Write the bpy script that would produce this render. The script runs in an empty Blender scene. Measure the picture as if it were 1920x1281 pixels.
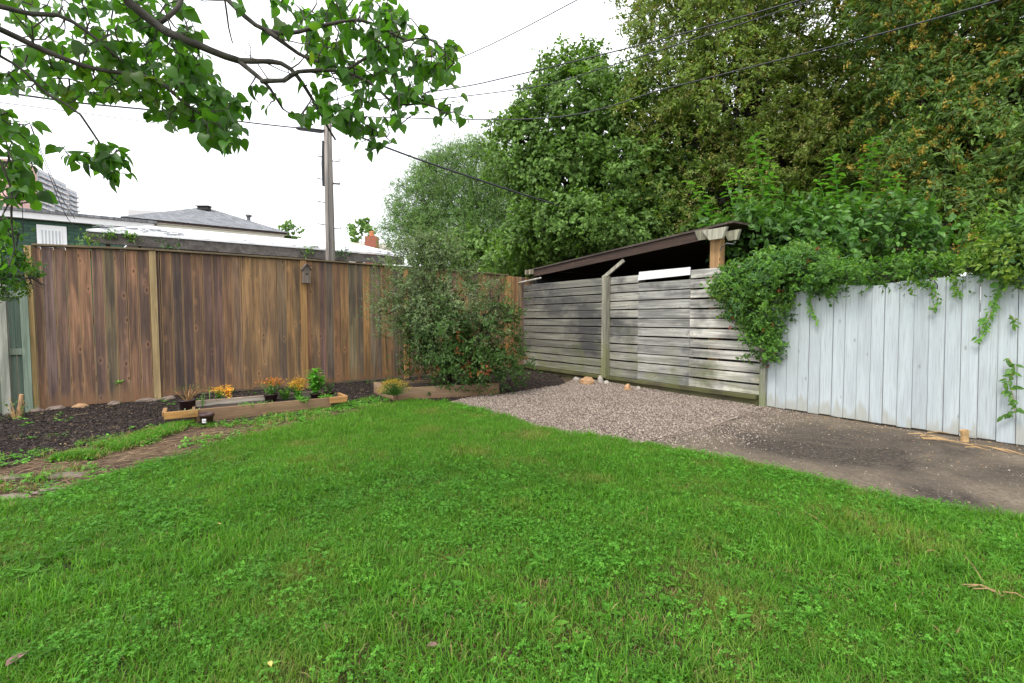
import bpy, math, random
import numpy as np
from mathutils import Vector, Matrix, Euler, noise
from mathutils.geometry import delaunay_2d_cdt
rnd = random.Random(7)
S = bpy.context.scene
COL = S.collection
# ------------------------------------------------------------------ camera, world, sun
CAMZ = 1.25; F = 897.0; PITCH = math.radians(2.95)
cam_d = bpy.data.cameras.new('camera'); cam = bpy.data.objects.new('camera', cam_d); COL.objects.link(cam)
cam_d.sensor_width = 36; cam_d.lens = 36*F/1920; cam_d.clip_start = .05; cam_d.clip_end = 3000
cam.location = (0, 0, CAMZ); cam.rotation_euler = (math.pi/2-PITCH, 0, 0)
S.camera = cam
w = bpy.data.worlds.new('World'); S.world = w; w.use_nodes = True
nt = w.node_tree; nt.nodes.clear()
SUN_EL, SUN_AZ = math.radians(52), math.radians(215)
sky = nt.nodes.new('ShaderNodeTexSky'); sky.sky_type = 'NISHITA'; sky.sun_disc = False
sky.sun_elevation = SUN_EL; sky.sun_rotation = SUN_AZ
b1 = nt.nodes.new('ShaderNodeBackground'); b1.inputs[1].default_value = .05
b2 = nt.nodes.new('ShaderNodeBackground'); b2.inputs[0].default_value = (1, .985, .97, 1); b2.inputs[1].default_value = 1.05
ad = nt.nodes.new('ShaderNodeAddShader'); wo = nt.nodes.new('ShaderNodeOutputWorld')
nt.links.new(sky.outputs[0], b1.inputs[0]); nt.links.new(b1.outputs[0], ad.inputs[0]); nt.links.new(b2.outputs[0], ad.inputs[1]); nt.links.new(ad.outputs[0], wo.inputs[0])
sd = bpy.data.lights.new('sun', 'SUN'); sd.energy = 1.5; sd.angle = math.radians(15); sd.color = (1, .96, .9)
sun = bpy.data.objects.new('sun', sd); COL.objects.link(sun)
_dv = Vector((math.sin(SUN_AZ)*math.cos(SUN_EL), math.cos(SUN_AZ)*math.cos(SUN_EL), math.sin(SUN_EL)))
sun.rotation_euler = _dv.to_track_quat('Z', 'Y').to_euler()
S.view_settings.view_transform = 'Standard'; S.view_settings.look = 'None'; S.view_settings.exposure = .75; S.view_settings.gamma = 1
S.view_settings.use_curve_mapping = False
S.render.engine = 'CYCLES'

# ------------------------------------------------------------------ surveying helpers
def W(px, py, Y):                       # the point Y metres ahead that the photograph shows at px, py
    a, b = (px-960)/F, (640.5-py)/F
    d = Vector((a, math.cos(PITCH)+b*math.sin(PITCH), -math.sin(PITCH)+b*math.cos(PITCH)))
    return Vector((0, 0, CAMZ)) + d*(Y/d.y)
def G(px, py, z=0.0):                   # the point on the level z
    d = W(px, py, 1.0)-Vector((0, 0, CAMZ))
    return Vector((0, 0, CAMZ)) + d*((z-CAMZ)/d.z)
def proj(p):
    q = Vector(p)-Vector((0, 0, CAMZ)); c, s = math.cos(PITCH), math.sin(PITCH)
    dep = q.y*c-q.z*s; up = q.y*s+q.z*c
    return 960+F*q.x/dep, 640.5-F*up/dep
def on_line(px, P, D, z=1.0):           # the point of the vertical plane through P along D seen at column px (at height z)
    t = 0
    a, b = -60.0, 90.0
    f = lambda t: proj((P.x+D.x*t, P.y+D.y*t, z))[0]-px
    best = None
    # closed form: X/dep = k with dep = y*c - (z-CAMZ)*s
    c, s = math.cos(PITCH), math.sin(PITCH); k = (px-960)/F
    # P.x + D.x t = k((P.y + D.y t)c - (z-CAMZ)s)
    t = (k*(P.y*c-(z-CAMZ)*s)-P.x)/(D.x-k*D.y*c)
    return t
def zat(P, py):                         # the height that shows at row py over ground point P
    c, s = math.cos(PITCH), math.sin(PITCH); k = (640.5-py)/F
    # (y s + q c) = k (y c - q s)
    return CAMZ + P.y*(k*c-s)/(c+k*s)
def gz(x, y):
    return .018*noise.noise(Vector((x*.5, y*.5, 3)))+.008*noise.noise(Vector((x*1.7, y*1.7, 7)))

# ------------------------------------------------------------------ object helpers
def tag(o, label=None, cat=None, group=None, kind=None):
    if label: o['label'] = label
    if cat: o['category'] = cat
    if group: o['group'] = group
    if kind: o['kind'] = kind
    return o
def thing(name, label, cat, loc=(0, 0, 0), rz=0, group=None):
    o = bpy.data.objects.new(name, None); COL.objects.link(o); o.empty_display_size = .2
    o.location = loc; o.rotation_euler = (0, 0, rz)
    return tag(o, label, cat, group)
class MB:
    def __init__(s): s.v = []; s.f = []; s.m = []; s.sm = False
    def add(s, vs, fs, mi=0):
        n = len(s.v); s.v.extend([tuple(v) for v in vs]); s.f.extend([tuple(n+i for i in f) for f in fs]); s.m.extend([mi]*len(fs)); return s
    def box(s, lo, hi, mi=0, M=None, bev=0):
        x0, y0, z0 = lo; x1, y1, z1 = hi
        if bev:
            b = bev; vs = []
            for z, i in ((z0, b), (z0+b, 0), (z1-b, 0), (z1, b)):
                vs += [(x0+i, y0+i, z), (x1-i, y0+i, z), (x1-i, y1-i, z), (x0+i, y1-i, z)]
            fs = [(3, 2, 1, 0), (12, 13, 14, 15)]
            for k in range(3):
                for j in range(4): fs.append((4*k+j, 4*k+(j+1) % 4, 4*k+4+(j+1) % 4, 4*k+4+j))
        else:
            vs = [(x0, y0, z0), (x1, y0, z0), (x1, y1, z0), (x0, y1, z0), (x0, y0, z1), (x1, y0, z1), (x1, y1, z1), (x0, y1, z1)]
            fs = [(3, 2, 1, 0), (4, 5, 6, 7), (0, 1, 5, 4), (1, 2, 6, 5), (2, 3, 7, 6), (3, 0, 4, 7)]
        if M: vs = [M @ Vector(v) for v in vs]
        return s.add(vs, fs, mi)
    def tube(s, pts, rad, n=6, mi=0, cap=True):
        pts = [Vector(p) for p in pts]
        if not hasattr(rad, '__len__'): rad = [rad]*len(pts)
        base = len(s.v); prev = None
        for i, p in enumerate(pts):
            t = (pts[min(i+1, len(pts)-1)]-pts[max(i-1, 0)]).normalized()
            if prev is None:
                a = t.orthogonal().normalized()
            else:
                a = prev-t*prev.dot(t)
                a = a.normalized() if a.length > 1e-5 else t.orthogonal().normalized()
            prev = a; b = t.cross(a)
            for k in range(n):
                an = 2*math.pi*k/n
                s.v.append(tuple(p+(a*math.cos(an)+b*math.sin(an))*rad[i]))
        for i in range(len(pts)-1):
            for k in range(n):
                s.f.append((base+i*n+k, base+i*n+(k+1) % n, base+(i+1)*n+(k+1) % n, base+(i+1)*n+k)); s.m.append(mi)
        if cap:
            s.f.append(tuple(base+k for k in reversed(range(n)))); s.m.append(mi)
            s.f.append(tuple(base+(len(pts)-1)*n+k for k in range(n))); s.m.append(mi)
        return s
    def lathe(s, prof, c=(0, 0, 0), n=14, mi=0):
        base = len(s.v)
        for r, z in prof:
            for k in range(n):
                an = 2*math.pi*k/n; s.v.append((c[0]+r*math.cos(an), c[1]+r*math.sin(an), c[2]+z))
        for i in range(len(prof)-1):
            for k in range(n):
                s.f.append((base+i*n+k, base+i*n+(k+1) % n, base+(i+1)*n+(k+1) % n, base+(i+1)*n+k)); s.m.append(mi)
        return s
    def leaf(s, p, d, nrm, L, Wd, shape='ov', mi=0, droop=.25, fold=.18):
        d = d.normalized(); side = d.cross(nrm)
        if side.length < 1e-4: side = d.orthogonal()
        side.normalize(); up = side.cross(d).normalized()
        if shape == 'heart':
            prof = [(0, 0), (-.06, .26), (.10, .47), (.34, .50), (.60, .37), (.82, .16)]
        elif shape == 'ov':
            prof = [(0, 0), (.25, .42), (.6, .40)]
        elif shape == 'thin':
            prof = [(0, 0), (.4, .5)]
        elif shape == 'maple':
            prof = [(0, 0), (.05, .32), (.28, .28), (.42, .62), (.55, .26), (.72, .34)]
        pc = lambda t: p+d*(t*L)-up*(droop*L*t*t)
        vs = []; mid = []; lf = []; rt = []
        for t, wd in prof:
            vs_i = len(vs)
            c = pc(max(t, 0)) if t >= 0 else pc(0)
            e = pc(t) if t > 0 else p+d*(t*L)
            u = up*(fold*wd*Wd)
            mid.append(len(vs)); vs.append(pc(max(t, 0)*1.0))
            if wd > 0:
                lf.append(len(vs)); vs.append(e+side*(wd*Wd)+u)
                rt.append(len(vs)); vs.append(e-side*(wd*Wd)+u)
            else: lf.append(mid[-1]); rt.append(mid[-1])
        tip = len(vs); vs.append(pc(1))
        fs = []
        n = len(prof)
        for i in range(n-1):
            for q, fl in ((lf, 0), (rt, 1)):
                f = [mid[i], q[i], q[i+1], mid[i+1]]
                f2 = []
                for x in f:
                    if x not in f2: f2.append(x)
                if fl: f2.reverse()
                if len(f2) > 2: fs.append(tuple(f2))
        fs.append((mid[-1], lf[-1], tip)); fs.append((tip, rt[-1], mid[-1]))
        return s.add(vs, fs, mi)
    def mesh(s, name, mats, smooth=False):
        me = bpy.data.meshes.new(name); me.from_pydata(s.v, [], s.f)
        for m in mats: me.materials.append(m)
        if len(mats) > 1: me.polygons.foreach_set('material_index', s.m)
        if smooth: me.polygons.foreach_set('use_smooth', [True]*len(s.f))
        me.update(); return me
    def build(s, name, mats, parent=None, smooth=False, loc=None):
        if not isinstance(mats, (list, tuple)): mats = [mats]
        return place(name, s.mesh(name, mats, smooth), parent, loc)
def place(name, me, parent=None, loc=None, rot=None, scale=None):
    o = bpy.data.objects.new(name, me); COL.objects.link(o)
    if parent: o.parent = parent
    if loc is not None: o.location = loc
    if rot is not None: o.rotation_euler = rot
    if scale is not None: o.scale = scale
    return o
def rv(a, b): return rnd.uniform(a, b)
def rdir(): 
    v = Vector((rnd.gauss(0, 1), rnd.gauss(0, 1), rnd.gauss(0, 1))); return v.normalized()
PROTO_N = [0]
def scatter(name, pts, protos, parent=None, rots=None, scl=None, idx=None):
    """pts: list of positions; protos: list of meshes; real geometry instanced on the points"""
    n = len(pts)
    me = bpy.data.meshes.new(name+'_points'); me.from_pydata([tuple(p) for p in pts], [], [])
    a = me.attributes.new('rot', 'FLOAT_VECTOR', 'POINT'); a.data.foreach_set('vector', np.array(rots, dtype=np.float32).ravel())
    a = me.attributes.new('scl', 'FLOAT', 'POINT'); a.data.foreach_set('value', np.array(scl, dtype=np.float32))
    a = me.attributes.new('pick', 'INT', 'POINT'); a.data.foreach_set('value', np.array(idx, dtype=np.int32))
    PROTO_N[0] += 1
    c = bpy.data.collections.new('kit_%03d' % PROTO_N[0])
    for i, m in enumerate(protos):
        o = bpy.data.objects.new('kit_%03d_%02d' % (PROTO_N[0], i), m); c.objects.link(o)
    ng = bpy.data.node_groups.new(name+'_scatter', 'GeometryNodeTree')
    ng.interface.new_socket('Geometry', in_out='INPUT', socket_type='NodeSocketGeometry')
    ng.interface.new_socket('Geometry', in_out='OUTPUT', socket_type='NodeSocketGeometry')
    N, L = ng.nodes, ng.links
    gi = N.new('NodeGroupInput'); go = N.new('NodeGroupOutput')
    mp = N.new('GeometryNodeMeshToPoints')
    ci = N.new('GeometryNodeCollectionInfo'); ci.inputs['Collection'].default_value = c
    ci.inputs['Separate Children'].default_value = True; ci.inputs['Reset Children'].default_value = True
    io = N.new('GeometryNodeInstanceOnPoints'); io.inputs['Pick Instance'].default_value = True
    def na(t, nm):
        q = N.new('GeometryNodeInputNamedAttribute'); q.data_type = t; q.inputs['Name'].default_value = nm; return q
    r = na('FLOAT_VECTOR', 'rot'); s_ = na('FLOAT', 'scl'); k = na('INT', 'pick')
    er = N.new('FunctionNodeEulerToRotation')
    L.new(gi.outputs[0], mp.inputs[0]); L.new(mp.outputs[0], io.inputs['Points']); L.new(ci.outputs[0], io.inputs['Instance'])
    L.new(r.outputs[0], er.inputs[0]); L.new(er.outputs[0], io.inputs['Rotation']); L.new(s_.outputs[0], io.inputs['Scale']); L.new(k.outputs[0], io.inputs['Instance Index'])
    L.new(io.outputs[0], go.inputs[0])
    o = place(name, me, parent)
    o.modifiers.new('scatter', 'NODES').node_group = ng
    return o

# ------------------------------------------------------------------ materials
def newmat(name):
    m = bpy.data.materials.new(name); m.use_nodes = True; nt = m.node_tree; nt.nodes.clear()
    out = nt.nodes.new('ShaderNodeOutputMaterial'); p = nt.nodes.new('ShaderNodeBsdfPrincipled')
    nt.links.new(p.outputs[0], out.inputs[0]); return m, nt, p, out
class NB:
    def __init__(s, nt): s.nt = nt
    def n(s, t, **k):
        x = s.nt.nodes.new(t)
        for a, b in k.items(): setattr(x, a, b)
        return x
    def l(s, a, b): s.nt.links.new(a, b)
    def val(s, x, sock):
        if hasattr(x, 'links') or hasattr(x, 'is_output'): s.l(x, sock)
        else: sock.default_value = x
    def math(s, op, a, b=0.0, clamp=False):
        x = s.n('ShaderNodeMath', operation=op); x.use_clamp = clamp; s.val(a, x.inputs[0]); s.val(b, x.inputs[1]); return x.outputs[0]
    def vm(s, op, a, b):
        x = s.n('ShaderNodeVectorMath', operation=op); s.val(a, x.inputs[0]); s.val(b, x.inputs[1]); return x.outputs[0]
    def mix(s, f, a, b, mode='MIX'):
        x = s.n('ShaderNodeMix', data_type='RGBA', blend_type=mode); s.val(f, x.inputs[0])
        for q, i in ((a, 6), (b, 7)):
            s.val(q if hasattr(q, 'links') else (tuple(q)+(1,))[:4], x.inputs[i])
        return x.outputs[2]
    def noise(s, vec, scale, detail=4, rough=.55, dist=0):
        x = s.n('ShaderNodeTexNoise'); 
        if vec is not None: s.l(vec, x.inputs['Vector'])
        x.inputs['Scale'].default_value = scale; x.inputs['Detail'].default_value = detail; x.inputs['Roughness'].default_value = rough; x.inputs['Distortion'].default_value = dist
        return x.outputs[0]
    def ramp(s, f, stops, interp='LINEAR'):
        x = s.n('ShaderNodeValToRGB'); x.color_ramp.interpolation = interp; s.l(f, x.inputs[0]); e = x.color_ramp.elements
        while len(e) < len(stops): e.new(.5)
        for i, (p, c) in enumerate(stops):
            e[i].position = p; e[i].color = (tuple(c)+(1,))[:4] if hasattr(c, '__len__') else (c, c, c, 1)
        return x.outputs[0]
    def bump(s, h, st, dist=.01):
        x = s.n('ShaderNodeBump'); x.inputs['Strength'].default_value = st; x.inputs['Distance'].default_value = dist; s.l(h, x.inputs['Height']); return x.outputs[0]
def plain(name, col, rough=.7, var=.25, scale=8, metal=0, bump=.3):
    m, nt, p, o = newmat(name); B = NB(nt)
    tc = B.n('ShaderNodeTexCoord').outputs['Object']
    f = B.noise(tc, scale, 5)
    c = B.mix(B.ramp(f, [(.3, 0), (.7, 1)]), tuple(x*(1-var) for x in col), tuple(min(1, x*(1+var)) for x in col))
    B.l(c, p.inputs['Base Color']); p.inputs['Roughness'].default_value = rough; p.inputs['Metallic'].default_value = metal
    if bump: B.l(B.bump(B.noise(tc, scale*6, 4), bump, .004), p.inputs['Normal'])
    return m
def foliage(name, cols, trans=.35, rough=.5, tcol=None, spec=.35, patch=None):
    """cols: list of colours picked per leaf; patch: (colour, scale, threshold) a second colour in drifts"""
    m, nt, p, o = newmat(name); B = NB(nt)
    ge = B.n('ShaderNodeNewGeometry'); oi = B.n('ShaderNodeObjectInfo')
    r = B.math('FRACT', B.math('ADD', ge.outputs['Random Per Island'], oi.outputs['Random']))
    k = len(cols)-1
    c = B.ramp(r, [(i/k, cc) for i, cc in enumerate(cols)])
    r2 = B.math('MULTIPLY_ADD', B.math('FRACT', B.math('MULTIPLY', oi.outputs['Random'], 7.31)), .5); 
    bright = B.math('ADD', B.math('MULTIPLY', B.math('FRACT', B.math('MULTIPLY', oi.outputs['Random'], 7.31)), .55), .72)
    c = B.mix(1.0, c, B.n('ShaderNodeCombineColor').outputs[0], 'MULTIPLY') if False else B.vm('SCALE', c, (0, 0, 0)) if False else c
    sc = B.n('ShaderNodeVectorMath', operation='SCALE'); B.l(c, sc.inputs[0]); B.l(bright, sc.inputs['Scale']); c = sc.outputs[0]
    if patch:
        f = B.noise(ge.outputs['Position'], patch[1], 3)
        fm = B.math('MULTIPLY', B.ramp(f, [(patch[2]-.07, 0), (patch[2]+.07, 1)]), B.ramp(r, [(.2, .15), (.8, .8)]))
        c = B.mix(fm, c, patch[0])
    B.l(c, p.inputs['Base Color']); p.inputs['Roughness'].default_value = rough; p.inputs['Specular IOR Level'].default_value = spec
    tr = B.n('ShaderNodeBsdfTranslucent')
    tcn = B.mix(1.0, c, tcol or (1.5, 1.6, .55), 'MULTIPLY'); 
    B.l(tcn, tr.inputs[0])
    ms = B.n('ShaderNodeMixShader'); ms.inputs[0].default_value = trans
    B.l(p.outputs[0], ms.inputs[1]); B.l(tr.outputs[0], ms.inputs[2]); B.l(ms.outputs[0], o.inputs[0])
    return m
def wood(name, axis='Z', dark=(.05, .045, .045), edge=(.36, .22, .09), edge_amt=.5, weather=.55, knots=.8, rough=.75, low=None, low_z=.3, moss=0.0, grain=.5, wscale=1.0, stain=None, knot_col=(.05, .025, .015)):
    """weathered board; the board's own tint comes from its object colour"""
    m, nt, p, o = newmat(name); B = NB(nt)
    tco = B.n('ShaderNodeTexCoord'); oi = B.n('ShaderNodeObjectInfo'); ge = B.n('ShaderNodeNewGeometry')
    off = B.n('ShaderNodeCombineXYZ'); B.l(B.math('MULTIPLY', oi.outputs['Random'], 37.0), off.inputs[0]); B.l(B.math('MULTIPLY', oi.outputs['Random'], 91.0), off.inputs[2]); B.l(B.math('MULTIPLY', oi.outputs['Random'], 53.0), off.inputs[1])
    v = B.vm('ADD', tco.outputs['Object'], off.outputs[0])
    def sc(a, across):   # along-grain scale a, across-grain scale
        t = (across, across, a) if axis == 'Z' else (a, across, across)
        return B.vm('MULTIPLY', v, t)
    g = B.noise(sc(1.2, 45), 1.0, 5, .6, .6)
    g2 = B.noise(sc(3.5, 190), 1.0, 3, .6)
    base = oi.outputs['Color']
    c = B.mix(B.ramp(g, [(.32, 0), (.68, 1)]), B.mix(1, base, (1-grain,)*3, 'MULTIPLY'), B.mix(1, base, (1+grain*.7,)*3, 'MULTIPLY'))
    c = B.mix(B.ramp(g2, [(.35, .5), (.5, 0)]), c, B.mix(1, base, (.5, .45, .42), 'MULTIPLY'))
    wn = B.noise(sc(.9*wscale, 9*wscale), 1.0, 4, .6, .4)
    c = B.mix(B.math('MULTIPLY', B.ramp(wn, [(.42, 0), (.62, 1)]), weather), c, dark)
    if stain:      # drifts of dark weathering running over neighbouring boards
        sn = B.noise(B.vm('MULTIPLY', ge.outputs['Position'], stain[0]), 1.0, 4, .6)
        c = B.mix(B.math('MULTIPLY', B.ramp(sn, [(stain[1], 0), (stain[1]+.12, 1)]), stain[2]), c, dark)
    if edge_amt:
        gx = B.n('ShaderNodeSeparateXYZ'); B.l(tco.outputs['Generated'], gx.inputs[0])
        e = B.math('ABSOLUTE', B.math('SUBTRACT', gx.outputs[0 if axis == 'Z' else 2], .5))
        B_e = B.ramp(B.math('ADD', e, B.math('MULTIPLY', B.math('SUBTRACT', g, .5), .1)), [(.43, 0), (.48, 1)])
        c = B.mix(B.math('MULTIPLY', B_e, edge_amt), c, edge)
    if low:
        gs = B.n('ShaderNodeSeparateXYZ'); B.l(ge.outputs['Position'], gs.inputs[0])
        lf = B.math('ADD', gs.outputs[2], B.math('MULTIPLY', B.math('SUBTRACT', wn, .5), .8))
        c = B.mix(B.math('MULTIPLY', B.ramp(B.math('DIVIDE', lf, low_z*2), [(.3, 1), (.7, 0)]), .6), c, low)
    if knots:
        kv = sc(4.2, 9)
        vo = B.n('ShaderNodeTexVoronoi'); B.l(kv, vo.inputs['Vector']); vo.inputs['Scale'].default_value = 1.0
        pick = B.n('ShaderNodeSeparateColor'); B.l(vo.outputs['Color'], pick.inputs[0])
        on = B.math('GREATER_THAN', pick.outputs[0], .62)
        d = vo.outputs['Distance']
        ring = B.math('MULTIPLY', B.ramp(d, [(.06, 0), (.14, 1), (.2, 1), (.34, 0)]), on)
        core = B.math('MULTIPLY', B.ramp(d, [(.07, 1), (.13, 0)]), on)
        c = B.mix(B.math('MULTIPLY', ring, (.3 if name not in ('painted',) else 0)*knots), c, B.mix(1, base, (1.7, 1.55, 1.4), 'MULTIPLY'))
        c = B.mix(B.math('MULTIPLY', core, knots), c, knot_col)
    if moss:
        gs = B.n('ShaderNodeSeparateXYZ'); B.l(ge.outputs['Position'], gs.inputs[0])
        mn = B.noise(ge.outputs['Position'], 3.2, 5)
        mf = B.math('SUBTRACT', B.math('MULTIPLY_ADD', mn, 1.6) if False else B.math('MULTIPLY', mn, 1.7), B.math('MULTIPLY', gs.outputs[2], .55))
        c = B.mix(B.math('MULTIPLY', B.ramp(mf, [(.45, 0), (.85, 1)]), moss), c, (.17, .19, .055))
    B.l(c, p.inputs['Base Color']); p.inputs['Roughness'].default_value = rough; p.inputs['Specular IOR Level'].default_value = .25
    B.l(B.bump(B.math('ADD', g, B.math('MULTIPLY', g2, .5)), .6, .004), p.inputs['Normal'])
    return m
M = {}
M['cedar'] = wood('cedar', dark=(.045, .036, .036), edge=(.44, .27, .12), edge_amt=.6, low=(.24, .13, .065), low_z=.2, weather=.62, grain=.5, stain=((1.1, 1.1, .5), .54, .4))
M['post_wood'] = wood('post_wood', edge_amt=0, weather=.3, dark=(.12, .08, .04), grain=.35)
M['cap_wood'] = wood('cap_wood', axis='X', edge_amt=0, weather=.5, dark=(.08, .065, .045))
M['slat'] = wood('slat', axis='X', dark=(.05, .048, .052), edge=(.42, .42, .36), edge_amt=.35, weather=.55, knots=.5, moss=.4, grain=.45, stain=((.9, .9, 1.1), .5, .75), knot_col=(.08, .07, .06))
M['slat_post'] = wood('slat_post', dark=(.10, .09, .08), edge_amt=0, weather=.5, moss=.6, grain=.5)
M['painted'] = wood('painted', dark=(.30, .33, .35), edge=(.30, .32, .32), edge_amt=.3, weather=.28, knots=.7, rough=.7, grain=.05, low=(.33, .32, .26), low_z=.1, wscale=.8, knot_col=(.24, .26, .26))
M['greenwood'] = wood('greenwood', dark=(.11, .13, .10), edge_amt=0, weather=.6, grain=.35)
M['shedwood'] = wood('shedwood', axis='X', dark=(.035, .025, .022), edge_amt=0, weather=.5, grain=.5)
M['rotten'] = wood('rotten', axis='X', dark=(.035, .03, .02), edge_amt=0, weather=.8, grain=.6, moss=.35, knots=.2)
M['planterwood'] = wood('planterwood', axis='X', dark=(.16, .10, .06), edge=(.24, .14, .07), edge_amt=.4, weather=.6, grain=.25, knots=.6, low=(.16, .09, .045), low_z=.06)
M['polewood'] = wood('polewood', dark=(.13, .12, .11), edge_amt=0, weather=.6, grain=.5, knots=.3)
M['bark'] = plain('bark', (.055, .05, .038), .85, .5, 20, bump=.9)
M['darkbark'] = plain('darkbark', (.03, .026, .022), .9, .4, 10)
M['metal'] = plain('metal', (.12, .12, .12), .5, .2, 20, metal=.7)
M['cable'] = plain('cable', (.02, .022, .026), .55, .1, 10, bump=0)
M['cablegrey'] = plain('cablegrey', (.11, .11, .12), .6, .1, 10, bump=0)
M['darkvoid'] = plain('void_shade', (.012, .011, .01), .9, .3, 5)  # near-black colour stands for shade inside openings
M['white'] = plain('white_trim', (.78, .78, .78), .6, .05, 5)
M['roofwhite'] = plain('white_roof', (.80, .81, .82), .6, .06, 3, bump=.2)
M['brownmetal'] = plain('brown_gutter', (.07, .03, .022), .45, .15, 5)
M['cream'] = plain('cream_wall', (.70, .68, .58), .7, .05, 3)
M['brick'] = plain('chimney_brick', (.30, .10, .06), .85, .3, 30)
M['flue'] = plain('clay_flue', (.55, .18, .09), .8, .15, 10)
M['pot'] = plain('dark_pot', (.035, .015, .016), .5, .2, 10, bump=.1)
M['potbrown'] = plain('brown_pot', (.055, .022, .02), .5, .25, 10, bump=.1)
M['stone'] = plain('stone', (.34, .26, .19), .85, .4, 9, bump=.8)
M['tanstone'] = plain('tan_stone', (.42, .25, .13), .85, .35, 9, bump=.8)
M['palestone'] = plain('pale_stone', (.42, .38, .33), .85, .3, 9, bump=.8)
M['slab'] = plain('flagstone', (.20, .15, .12), .85, .35, 7, bump=.8)
M['straw'] = plain('straw', (.42, .27, .12), .7, .4, 9, bump=.2)
M['soil'] = plain('soil', (.030, .020, .015), .95, .5, 30, bump=1.0)
M['orange'] = foliage('orange_petals', [(.7, .22, .02), (.85, .36, .03), (.7, .16, .02)], .25, tcol=(1.1, 1, .8))
M['yellow'] = foliage('yellow_petals', [(.75, .5, .06), (.85, .42, .05), (.8, .6, .12)], .25, tcol=(1.1, 1, .8))
M['mum'] = foliage('mustard_buds', [(.42, .28, .03), (.28, .20, .03), (.5, .34, .05), (.2, .16, .03)], .2)
M['pink'] = foliage('pink_petals', [(.75, .25, .2), (.8, .35, .3)], .3, tcol=(1, 1, 1))

# ground sheets
def groundmat(name, c1, c2, c3, s1=1.2, s2=25, rough=.95, bump=1.0, spec=.2, fleck=None):
    m, nt, p, o = newmat(name); B = NB(nt); v = B.n('ShaderNodeNewGeometry').outputs['Position']
    f = B.noise(v, s1, 6, .6, .5); g = B.noise(v, s2, 5, .65)
    c = B.mix(B.ramp(f, [(.38, 0), (.62, 1)]), c1, c2)
    c = B.mix(B.ramp(g, [(.45, 0), (.65, 1)]), c, c3)
    if fleck:
        vo = B.n('ShaderNodeTexVoronoi'); B.l(v, vo.inputs['Vector']); vo.inputs['Scale'].default_value = fleck[1]
        sp = B.n('ShaderNodeSeparateColor'); B.l(vo.outputs['Color'], sp.inputs[0])
        c = B.mix(B.math('MULTIPLY', B.math('GREATER_THAN', sp.outputs[0], fleck[2]), B.ramp(vo.outputs['Distance'], [(.25, 1), (.4, 0)])), c, fleck[0])
    B.l(c, p.inputs['Base Color']); p.inputs['Roughness'].default_value = rough; p.inputs['Specular IOR Level'].default_value = spec
    B.l(B.bump(g, bump, .015), p.inputs['Normal']); return m
M['earth'] = groundmat('earth', (.07, .05, .033), (.11, .08, .05), (.05, .035, .022))
M['lawnsoil'] = groundmat('lawn_soil', (.035, .04, .012), (.07, .055, .022), (.03, .05, .012), 1.5, 30)
M['mulch'] = groundmat('mulch', (.018, .012, .010), (.03, .02, .016), (.045, .03, .022), 2, 40)
M['gravelbase'] = groundmat('gravel_base', (.15, .115, .09), (.21, .165, .13), (.09, .07, .055), 1.5, 60)
M['pad'] = groundmat('driveway', (.045, .037, .031), (.20, .16, .115), (.095, .076, .056), .8, 26, fleck=((.20, .18, .15), 60, .85))
M['pathsoil'] = groundmat('path_soil', (.07, .042, .028), (.14, .095, .058), (.04, .026, .018), 1.5, 20)

# leaf materials
M['leaf_heart'] = foliage('leaf_heart', [(.042, .12, .018), (.07, .19, .024), (.045, .11, .02), (.11, .27, .03)], .55, .38, patch=((.18, .22, .03), 2.5, .62))
M['leaf_maple'] = foliage('leaf_maple', [(.085, .165, .032), (.13, .24, .05), (.20, .33, .07)], .35, .5)
M['leaf_elder'] = foliage('leaf_elder', [(.11, .175, .03), (.165, .25, .042), (.24, .33, .06)], .38, .5, patch=((.24, .26, .07), .5, .58))
M['leaf_right'] = foliage('leaf_right', [(.06, .12, .022), (.095, .18, .03), (.15, .25, .045)], .32, .5)
M['seed'] = foliage('seed_bunch', [(.48, .33, .06), (.58, .43, .09), (.32, .32, .07)], .3, tcol=(1.2, 1.05, .6))
M['paleseed'] = foliage('pale_seed_bunch', [(.36, .36, .12), (.50, .40, .14), (.28, .33, .09)], .3, tcol=(1.2, 1.1, .6))
M['leaf_willow'] = foliage('leaf_willow', [(.085, .17, .045), (.13, .235, .06), (.19, .31, .085)], .35, .5)
M['leaf_vine'] = foliage('leaf_vine', [(.065, .16, .025), (.10, .23, .035), (.15, .31, .04)], .38, .45, patch=((.28, .36, .05), .9, .58))
M['leaf_vine_dark'] = foliage('leaf_vine_dark', [(.05, .13, .04), (.08, .18, .055), (.06, .16, .035)], .3, .4)
M['leaf_shoot'] = foliage('leaf_shoot', [(.08, .22, .035), (.12, .30, .05), (.18, .40, .07)], .4, .35, spec=.5)
M['leaf_shoot2'] = foliage('leaf_thicket', [(.05, .13, .025), (.08, .19, .035), (.13, .27, .05)], .35, .4)
M['leaf_bush'] = foliage('leaf_bush', [(.11, .17, .065), (.17, .24, .09), (.075, .13, .045), (.23, .29, .12)], .28, .4, spec=.5)
M['leaf_bushlow'] = foliage('leaf_bushlow', [(.045, .10, .02), (.08, .155, .03), (.04, .085, .02)], .3, .45)
M['leaf_red'] = foliage('leaf_red', [(.22, .05, .02), (.30, .12, .02), (.14, .05, .02)], .3, .5)
M['leaf_bright'] = foliage('leaf_bright', [(.09, .30, .03), (.14, .40, .04), (.18, .45, .06)], .35, .4)
M['grass'] = foliage('grass_blades', [(.066, .185, .018), (.115, .29, .026), (.085, .225, .02), (.18, .37, .045)], .38, .5, spec=.18, patch=((.26, .25, .07), 1.6, .6))
M['clover'] = foliage('clover_leaf', [(.06, .19, .018), (.09, .27, .025), (.14, .34, .04)], .38, .5, spec=.2)
M['drygrass'] = foliage('dry_grass', [(.26, .20, .08), (.36, .28, .12), (.20, .14, .05)], .2, .6)

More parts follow.
